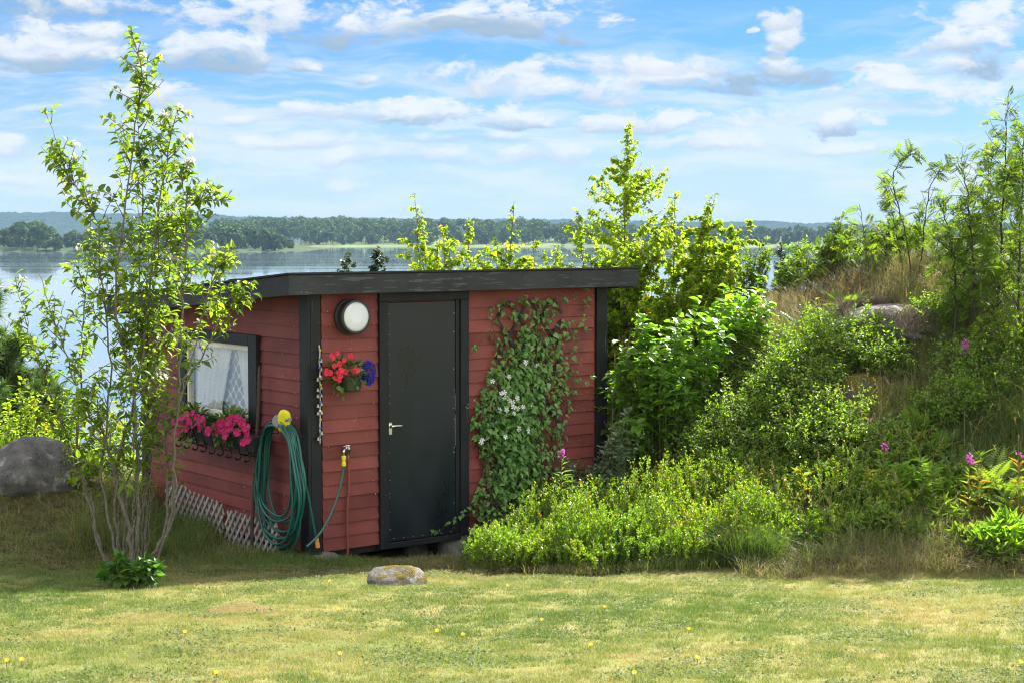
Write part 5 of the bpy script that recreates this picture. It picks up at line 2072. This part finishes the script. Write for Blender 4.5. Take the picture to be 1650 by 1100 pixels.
for k, (lab, stems, Y, bl_, nb, sd_n) in enumerate(rowan):
    st3 = [px_stem(s, Y + .12 * i, .15) for i, s in enumerate(stems)]
    sapling('rowan', lab, 'rowan', st3, 'bark_dark', 'leaf_rowan', nb, (lambda B: (lambda t: B * 1.2 * (1.1 - t) ** .6))(bl_), (.1, .9), 18, .118, 1.0, ROWAN,
            'rowan saplings on the right slope', seed=140 + sd_n, r0=.016 if len(stems) == 1 else .009, b0=.22, droop=.35, stemleaves=7, tmean=.5, grav=.2, spread=.9)

# leafy shrubs and dark junipers on the ridge
ridge = [(1195, 470, 18.2, .38, .75, 'round leafy bush on the ridge left of the dark junipers', 'leaf_rowan'), (1355, 480, 17.6, .32, .7, 'leafy bush on the ridge between rowan shrubs', 'leaf_rowan'), (1440, 470, 17.4, .34, .75, 'leafy bush behind the thin rowan stems', 'leaf_rowan'), (1290, 485, 18.0, .30, .6, 'small leafy bush right of the dark junipers', 'leaf_coto')]
for k, (x, y, Y, rx, h, lab, lm) in enumerate(ridge):
    q = P(x, y, Y)
    bush('ridge_bush', lab, 'bush', q[0], q[1], rx, rx * .8, h + max(0, q[2] - float(zg(q[0], q[1]))), 50, 20, .055, .5, LEAF, lm, 'bark_dark', 'leafy bushes on the ridge', seed=160 + k, roots=.4, edge=.4, t0=.35, twig=2)
for k, (x, yt, Y, w, lab) in enumerate([(1258, 392, 18.6, .20, 'dark narrow juniper standing tallest on the ridge'), (1228, 420, 18.4, .24, 'dark broader juniper next to the tallest one'), (1175, 425, 19.0, .22, 'dark juniper half hidden by the birch clump'), (1278, 430, 18.3, .18, 'short dark juniper at the right of the juniper group')]):
    t = P(x, yt, Y)
    b = np.array([t[0], t[1], float(zg(t[0], t[1])) - .02])
    s = np.array([b, (b * 2 + t) / 3, t])
    H = t[2] - b[2]
    sapling('juniper', lab, 'juniper', [s], 'bark_dark', 'needle_jun', 50, (lambda w: (lambda tt: w * (1.12 - tt) ** .6))(w), (.5, 1.2), 75, .065, 1.0, NEEDLE, 'dark junipers on the ridge', seed=170 + k, r0=.02, b0=.1, stemleaves=40, tmean=.5, grav=.3, part='trunk')

# far small trees down the slope behind the roof, seen over it
for k, (x, yt, Y, w, lab) in enumerate([(558, 410, 34, .42, 'dark small tree standing in the water view left of the birches'), (606, 405, 36, .5, 'dark rounded tree top just over the roof')]):
    t = P(x, yt, Y)
    b = np.array([t[0], t[1], float(zg(t[0], t[1])) - .05])
    s = np.array([b, (b + t) / 2, t])
    sapling('shore_tree', lab, 'tree', [s], 'bark_dark', 'needle_jun', 26, (lambda w: (lambda tt: w * (1.1 - tt) ** .5))(w), (.3, 1.0), 34, .11, .7, LEAF, 'dark trees on the shore below', seed=180 + k, r0=.06, b0=.3, stemleaves=10, sub=2, subl=.3, part='trunk')

# pines and shrubs at the far left
for k, (pts, Y, w, lab) in enumerate([([(-50, 760), (-55, 560), (-40, 470)], 19.0, .8, 'pine cut by the left edge of the view'), ([(20, 760), (25, 700), (15, 560)], 20.0, .75, 'pine with rounded tiers of needles behind the boulder'), ([(75, 770), (78, 700), (70, 625)], 19.5, .6, 'low young pine to the right behind the boulder')]):
    s = px_stem(pts, Y, .0)
    sapling('pine', lab, 'pine', [s], 'bark_dark', 'needle_pine', 30, (lambda w: (lambda tt: w * (1.15 - tt) ** .6))(w), (.1, .9), 42, .14, 1.0, NEEDLE, 'pines at the left edge', seed=190 + k, r0=.05, b0=.12, stemleaves=16, sub=3, subl=.22, grav=.5, part='trunk')
for k, (x, y, Y, rx, h, lab) in enumerate([(60, 745, 17.0, .5, .55, 'bright low shrub behind the grey boulder'), (150, 770, 16.6, .45, .55, 'yellow green shrub between boulder and shed'), (215, 765, 17.2, .45, .65, 'leafy shrub by the rear corner of the shed'), (-20, 740, 17.0, .5, .55, 'yellowish shrub at the left edge below the pines'), (118, 790, 14.6, .22, .28, 'small leafy plant hugging the right flank of the boulder'), (30, 722, 16.2, .45, .5, 'green shrub rising just over the boulder')]):
    q = P(x, y, Y)
    bush('low_shrub', lab, 'bush', q[0], q[1], rx, .4, h + max(0, q[2] - float(zg(q[0], q[1]))), 70, 24, .055, .55, LEAF, 'leaf_birch', 'bark_brown', 'shrubs behind the boulder', seed=200 + k, roots=.5, edge=.4, t0=.3, tmean=.45, rad=.004)


# fireweed
def fireweed(x, yt, yb, Y, label, flower, seed, red=0.0, nleaf=46, fl=.11):
    r = np.random.default_rng(seed)
    b = hit(x + r.normal(0, 3), yb) if Y is None else P(x, yb, Y)
    b[2] = float(zg(b[0], b[1])) - .01
    t = P(x, yt, b[1])
    t[2] = max(t[2], b[2] + .25)
    o = fol('fireweed', label, 'wildflower', b, 'fireweeds')
    pl = spline([b, (b + t) / 2 + [r.normal(0, .015), r.normal(0, .015), 0], t], 14)
    g = G()
    tube(g, pl, np.linspace(.0045, .0015, 14), 5)
    obj('stem', g, M['stem_red' if red > .2 else 'stem_green'], o)
    g = G()
    H = t[2] - b[2]
    twigleaves(g, r, pl[:12], nleaf, .105, .17, LANCE, .12, .05, .9, .45 + red * .5, .15, ujit=.3)
    obj('foliage', g, M['leaf_fire'], o)
    if flower:
        g = G()
        n = flower
        tt = r.uniform(0, 1, n)
        p = t[None] + np.array([0, 0, 1.])[None] * (-fl * tt)[:, None]
        d = unit(r.normal(size=(n, 3)) * [1, 1, .35] + [0, 0, .1])
        p = p + d * (.010 + .022 * tt)[:, None]
        for k in range(4):
            leaves(g, p, unit(d + r.normal(size=(n, 3)) * .8), r.normal(size=(n, 3)) - V, .017, .75, SMALL, r.uniform(0, 1, n))
        obj('flower_spike', g, M['petal_pink'], o)
    return o


fireweed(1555, 547, 690, 14.6, 'tallest fireweed with a bright pink spike before the dark rowans', 34, 1, fl=.12)
fireweed(1526, 605, 700, 14.5, 'fireweed without bloom left of the tallest pink one', 0, 2)
fireweed(1592, 630, 700, 14.5, 'fireweed without bloom right of the tallest pink one', 0, 3)
fireweed(1425, 715, 800, 13.4, 'small fireweed with a pale pink tip in the middle of the slope', 12, 4, .35, fl=.05)
fireweed(1563, 732, 815, 12.9, 'fireweed with a broad pink head and orange leaves at right', 34, 5, .6, 20, fl=.08)
fireweed(1575, 742, 815, 12.95, 'reddening fireweed beside the broad pink head', 0, 6, .9, 34)
fireweed(905, 722, 775, 13.9, 'pale pink fireweed between clematis and bilberries', 12, 7, .2, fl=.08)
fireweed(1408, 672, 740, 14.2, 'fireweed with a faint purple tip below the moss covered rock', 6, 8, .2, 24, fl=.04)
fireweed(1452, 735, 805, 13.2, 'green fireweed right of the pale pink tip', 0, 9, .1)
fireweed(1400, 745, 810, 13.2, 'yellowing fireweed left of the pale pink tip', 0, 10, .75, 30)
fireweed(1642, 722, 800, 12.9, 'orange tinted fireweed at the right edge', 3, 11, .85, 30)
fireweed(1292, 740, 800, 13.3, 'thin yellow fireweed among the bilberries', 0, 12, .7, 24)
fireweed(1480, 725, 800, 13.2, 'dense leafy fireweed beside the ferns', 0, 13, .0, 60)
fireweed(1500, 735, 805, 13.1, 'bright green leafy fireweed in front of the ferns', 0, 14, .1, 60)
fireweed(1540, 640, 700, 14.4, 'short fireweed in the shade under the tallest pink one', 0, 15)
fireweed(1518, 640, 705, 14.3, 'leafy fireweed leftmost in the shaded group', 0, 16)


def fern(x, y, Y, n, L, label, seed):
    r = np.random.default_rng(seed)
    q = P(x, y, Y)
    q[2] = float(zg(q[0], q[1])) - .01
    o = fol('fern', label, 'fern', q, 'ferns on the slope')
    g = G()
    a = r.uniform(0, 2 * pi, n)
    e = r.uniform(.35, 1.1, n)
    d = np.stack([np.cos(a) * np.cos(e), np.sin(a) * np.cos(e), np.sin(e)], -1)
    leaves(g, np.repeat(q[None], n, 0) + d * .04, d, np.array([0, 0, 1.0]) - d * .2 + r.normal(size=(n, 3)) * .15, L * r.uniform(.7, 1.15, n), 1.0, FERN, r.uniform(.1, 1, n))
    obj('fronds', g, M['leaf_fern'], o)


fern(1625, 775, 13.2, 16, .48, 'big pale fern at the right edge', 1)
fern(1590, 770, 13.4, 14, .42, 'fern beside the biggest fern, left of it', 2)
fern(1655, 800, 12.9, 14, .45, 'fern half cut by the right edge', 3)
fern(1505, 745, 13.9, 14, .36, 'fern behind the bright leafy fireweeds', 4)
fern(1465, 745, 14.0, 12, .34, 'shaded fern left of the other mid slope fern', 5)
fern(1250, 545, 16.0, 14, .36, 'sunlit fern at the top of the slope below the dry grass', 6)
fern(1300, 540, 16.0, 14, .34, 'sunlit fern beside the bare rock', 7)
fern(1225, 590, 15.7, 14, .36, 'sunlit fern above the dark spreading bush', 8)
fern(1360, 505, 16.3, 14, .32, 'sunlit fern just above the bare rock', 9)
fern(1210, 560, 15.8, 14, .36, 'sunlit fern leftmost above the dark spreading bush', 11)
fern(1275, 575, 15.7, 14, .34, 'sunlit fern in the middle of the upper slope', 12)
fern(1330, 560, 15.9, 14, .32, 'sunlit fern touching the left side of the bare rock', 13)
fern(1480, 690, 14.2, 14, .36, 'shaded fern above the pale pink fireweed tip', 14)
fern(1440, 770, 13.4, 12, .34, 'fern left of the dense leafy fireweed', 15)
fern(1545, 760, 13.6, 12, .40, 'fern behind the broad pink fireweed head', 10)

# broad weeds at lower right
weeds = [(1420, 870, .16, .22, 'yellow green weed among straw right of the small bilberry tuft', 'leaf_fern', .075), (1530, 850, .18, .2, 'bright weed before the broad pink fireweed', 'leaf_fern', .08), (1370, 790, .18, .24, 'leafy weed between the bilberry tufts', 'leaf_fern', .07), (1600, 905, .18, .16, 'low weed at the lawn edge beside the broad leaved weed', 'leaf_fern', .085), (1455, 800, .16, .26, 'upright weed under the pale pink fireweed', 'leaf_broad', .07), (1625, 892, .26, .20, 'bright broad leaved weed at the lower right edge', 'leaf_broad', .13), (1480, 868, .14, .16, 'small yellow green weed on the dry bank', 'leaf_fern', .08), (1395, 860, .16, .24, 'leafy weed on the bank right of the bilberries', 'leaf_broad', .06),
         (1560, 885, .12, .14, 'tiny yellow weed in the dry grass', 'leaf_fern', .08), (1345, 810, .2, .22, 'green weed tuft above the dry bank', 'leaf_bil', .05), (1590, 830, .2, .2, 'low weed under the orange fireweed', 'leaf_fern', .09), (1440, 835, .18, .2, 'weed clump in the middle of the right bank', 'leaf_bil', .06), (1500, 815, .2, .2, 'weed clump before the leafy fireweeds', 'leaf_broad', .07)]
for k, (x, y, rx, h, lab, lm, ll) in enumerate(weeds):
    q = hit(x, y)
    bush('weed', lab, 'weed', q[0], q[1] + .05, rx, rx * .7, h, int(30 + rx * 120), 8, ll, .38, LANCE if ll > .07 else LEAF, lm, 'stem_green', 'weeds on the right bank', seed=230 + k, roots=.6, edge=.4, rad=.0025, tmean=.7, spread=.8, droop=.1)

# ------------------------------------------------------------------ grass
def blades(g, x, y, h, w, tint, lean, r, seg=1, z=None):
    n = len(x)
    z = zg(x, y) if z is None else z
    a = r.uniform(0, 2 * pi, n)
    side = np.stack([np.cos(a), np.sin(a), 0 * a], -1)
    b = r.uniform(0, 2 * pi, n)
    ln = np.abs(r.normal(0, lean, n))
    off = np.stack([np.cos(b) * ln * h, np.sin(b) * ln * h, h], -1)
    p = np.stack([x, y, z - .004], -1)
    w = np.broadcast_to(w, (n,))[:, None]
    if seg == 1:
        v = np.stack([p - side * w / 2, p + side * w / 2, p + off], 1)
        f = (np.arange(n) * 3)[:, None] + np.array([0, 1, 2])
        g.add(v, f, tint)
    else:
        m = p + off * np.array([.38, .38, .62])
        e = p + off * np.array([1, 1, .95])
        v = np.stack([p - side * w / 2, p + side * w / 2, m + side * w * .4, m - side * w * .4, e], 1)
        k = (np.arange(n) * 5)[:, None]
        g.add2(v.reshape(-1, 3), [k + np.array([0, 1, 2, 3]), k + np.array([3, 2, 4])], 0)
        g.t[-2] = g.t[-1] = np.broadcast_to(tint, (n,))


r = np.random.default_rng(300)
n = 700000
yy = 6.3 + 7.6 * r.uniform(0, 1, n) ** .9
xx = r.uniform(-1, 1, n) * (.32 * yy + .35)
edge_ = .10 * bumps(xx, yy, 3, 5) + .07 * bumps(xx, yy, 9, 6)
keep = ~((xx > -.2) & (yy > 12.5 - .12 * np.clip(xx, 0, 3) + edge_))
lc_ = (np.stack([xx, yy, 0 * xx], -1) - C0)
lu_, lv_ = lc_ @ U, lc_ @ V
keep &= ~((lu_ > -.05) & (lv_ > .05))
gap = .5 * bumps(xx, yy, 26.0, 41) + .5 * bumps(xx, yy, 47.0, 42) + .35 * bumps(xx, yy, 7.0, 43)
keep &= r.uniform(0, 1, n) < np.clip(.75 + 1.2 * gap, .12, 1)
xx, yy = xx[keep], yy[keep]
big = bumps(xx, yy, 1.1, 21)
mid = bumps(xx, yy, 4.5, 22)
fin = bumps(xx, yy, 17.0, 23)
pn = .60 + .24 * big + .20 * mid + .16 * fin
# worn straw patches
pn -= .36 * sstep((bumps(xx, yy, 2.3, 24) - .35) / .4) * sstep((bumps(xx, yy, 8.0, 25) + .3) / .5)
t = np.clip(pn + .10 * bumps(xx, yy, 23.0, 46) + r.normal(0, .20, len(xx)), 0, 1)
tuft = bumps(xx, yy, 31.0, 44)
hgt = np.clip(.013 + .010 * pn + .004 * fin + .006 * tuft + np.abs(r.normal(0, .006, len(xx))), .006, .05)
g = G()
blades(g, xx, yy, hgt, .0038, t, 1.0, r)
# clover and plantain leaves close to the ground
nc = 90000
i = r.integers(0, len(xx), nc)
j = (bumps(xx[i], yy[i], 6.0, 27) + .5 * bumps(xx[i], yy[i], 15.0, 28)) > .22
i = i[j]
nc = len(i)
px_, py_ = xx[i] + r.normal(0, .01, nc), yy[i] + r.normal(0, .01, nc)
dd = unit(r.normal(size=(nc, 3)) * [1, 1, .25])
leaves(g, np.stack([px_, py_, zg(px_, py_) + r.uniform(.008, .018, nc)], -1), dd, np.array([0, 0, 1.]) + r.normal(size=(nc, 3)) * .35, r.uniform(.010, .020, nc), .8, SMALL, np.clip(r.normal(.85, .12, nc), 0, 1))
tag(obj('lawn_grass', g, M['grass'], kind='stuff'), 'short sunlit mown lawn with straw coloured patches', 'grass')


def tallgrass(label, regions, seed, mat='drygrass'):
    r = np.random.default_rng(seed)
    g = G()
    for reg in regions:
        x0, x1, y0, y1, n, h, tm, ts, w = reg[:9]
        ln_ = reg[9] if len(reg) > 9 else .95
        # scattered tufts
        k = max(1, n // 14)
        cx, cy = r.uniform(x0, x1, k), r.uniform(y0, y1, k)
        i = r.integers(0, k, n)
        x, y = cx[i] + r.normal(0, .035, n), cy[i] + r.normal(0, .035, n)
        hh = h * r.uniform(.45, 1.2, n) * (1 + .25 * bumps(x, y, 3, seed))
        c = (np.stack([x, y, 0 * x], -1) - C0)
        ok = ~(((c @ U) > -.02) & ((c @ V) > .0) & ((c @ U) < UL + .02) & ((c @ V) < VL + .05))
        x, y, hh = x[ok], y[ok], hh[ok]
        blades(g, x, y, hh, w, np.clip(tm + r.normal(0, ts, len(x)) + .2 * bumps(x, y, 2.5, seed + 1), 0, 1), ln_, r, 2)
    return tag(obj('tall_grass', g, M[mat], kind='stuff'), label, 'grass')


tallgrass('dry straw coloured grass on the bank and slope at right', [
    (1.7, 4.9, 12.15, 13.1, 12000, .12, .36, .28, .004, 1.6), (1.9, 4.8, 12.3, 13.0, 2500, .20, .8, .15, .005, .8), (2.4, 4.8, 12.9, 14.4, 14000, .18, .80, .2, .004), (.1, 2.2, 12.45, 12.75, 2500, .10, .7, .2, .004),
    (2.2, 4.2, 15.9, 17.6, 7500, .26, .30, .25, .004), (3.0, 4.8, 14.0, 15.6, 12000, .26, .80, .2, .004), (3.6, 5.2, 15.2, 17.5, 7000, .26, .68, .2, .004), (1.2, 2.6, 13.6, 17.0, 6000, .25, .8, .15, .005), (2.0, 3.2, 15.2, 16.2, 5000, .3, .85, .12, .005), (1.65, 2.0, 12.55, 12.85, 1500, .26, .9, .1, .004)], 310)
tallgrass('shaded grass tufts along the foot of the shed and mound', [
    (-5.2, -2.3, 12.9, 15.6, 6500, .08, .78, .2, .004), (-2.6, -.1, 12.95, 13.6, 5500, .07, .85, .15, .004), (-3.6, -2.6, 13.4, 14.6, 3500, .2, .82, .15, .004), (-.9, .9, 13.2, 14.6, 2500, .08, .88, .12, .004), (-2.7, -1.6, 13.3, 15.4, 2500, .10, .6, .2, .004), (-5.2, -2.8, 15.4, 16.6, 4000, .28, .75, .2, .005)], 311)
g = G()
r = np.random.default_rng(312)
n = 16000
a, q_ = r.uniform(0, 2 * pi, n), np.sqrt(r.uniform(0, 1.15, n))
ox, oy, oz, orx, ory, orz = OUTC
x, y = ox + orx * q_ * np.cos(a), oy + ory * q_ * np.sin(a)
rz_ = oz + orz * .92 * np.sqrt(np.clip(1 - q_ ** 2, 0, 1))
zz = np.maximum(zg(x, y), rz_)
keep = (bumps(x, y, 5, 9) + .4 * bumps(x, y, 13, 10) + .5 * (q_ > .75)) > .10
blades(g, x[keep], y[keep], (.03 + .09 * r.uniform(0, 1, n) ** 1.5)[keep], .005, np.clip(r.normal(.5, .28, n), 0, 1)[keep], 1.5, r, 2, zz[keep])
tag(obj('dead_heather', g, M['heather'], kind='stuff'), 'brown dead heather and grey grass over the bare rock', 'heather')

# long single straws with seed heads leaning out of the bank
r = np.random.default_rng(320)
g = G()
for k in range(170):
    x, y = r.uniform(1.7, 4.7), r.uniform(12.5, 14.6)
    b = np.array([x, y, float(zg(x, y))])
    hgt_ = r.uniform(.25, .55)
    off = np.array([r.normal(0, .14), r.normal(0, .14), hgt_])
    pl = spline([b, b + off * [.35, .35, .6], b + off], 7)
    tube(g, pl, np.linspace(.0018, .0009, 7), 3, r.uniform(.25, .5))
    m_ = 14
    tt = r.uniform(.82, 1.02, m_)
    pp, pd = along(r, pl, np.clip(tt, 0, .999))
    leaves(g, pp, unit(pd + r.normal(size=(m_, 3)) * .5), r.normal(size=(m_, 3)) - V, .022, .22, SMALL, r.uniform(.2, .5, m_))
tag(obj('seed_straws', g, M['drygrass'], kind='stuff'), 'thin dry straws with seed heads standing over the right bank', 'grass')

# yellow flowers in the lawn
for k, (x, y) in enumerate([(35, 1074), (11, 1075), (298, 1028), (349, 1096), (531, 943), (545, 989), (548, 1064), (704, 1026), (746, 1032), (873, 1007), (952, 1049), (974, 986), (1022, 1096), (1124, 1071), (1645, 1078), (818, 951), (1110, 1023)]):
    q = hit(x, y)
    o = thing('yellow_lawn_flower', q, 'small yellow flower open in the mown lawn', 'wildflower', 'yellow flowers in the lawn')
    g = G()
    tube(g, [q, q + np.array([0, 0, .035])], .0015, 4)
    obj('stem', g, M['stem_green'], o)
    place('flower_head', LAWNFL, o, q + np.array([0, 0, .037]), np.array([1., 0, 0]), np.array([.1, -.5, 1.]), 1.0)

# ------------------------------------------------------------------ haze
HAZE = True
if HAZE:
    m = bpy.data.materials.new('haze_air')
    m.use_nodes = True
    nt = m.node_tree
    nt.nodes.clear()
    out = nt.nodes.new('ShaderNodeOutputMaterial')
    vol = nt.nodes.new('ShaderNodeVolumePrincipled')
    vol.inputs['Color'].default_value = (.25, .39, .57, 1)
    vol.inputs['Density'].default_value = 0.00013
    vol.inputs['Anisotropy'].default_value = 0.0
    nt.links.new(vol.outputs[0], out.inputs['Volume'])
    g = G()
    box(g, (-3600, -90, -13.5), (3600, 4800, 110))
    hz_ = obj('haze', g, m, kind='stuff')
    hz_['label'] = 'pale summer haze over the lake and far hills'
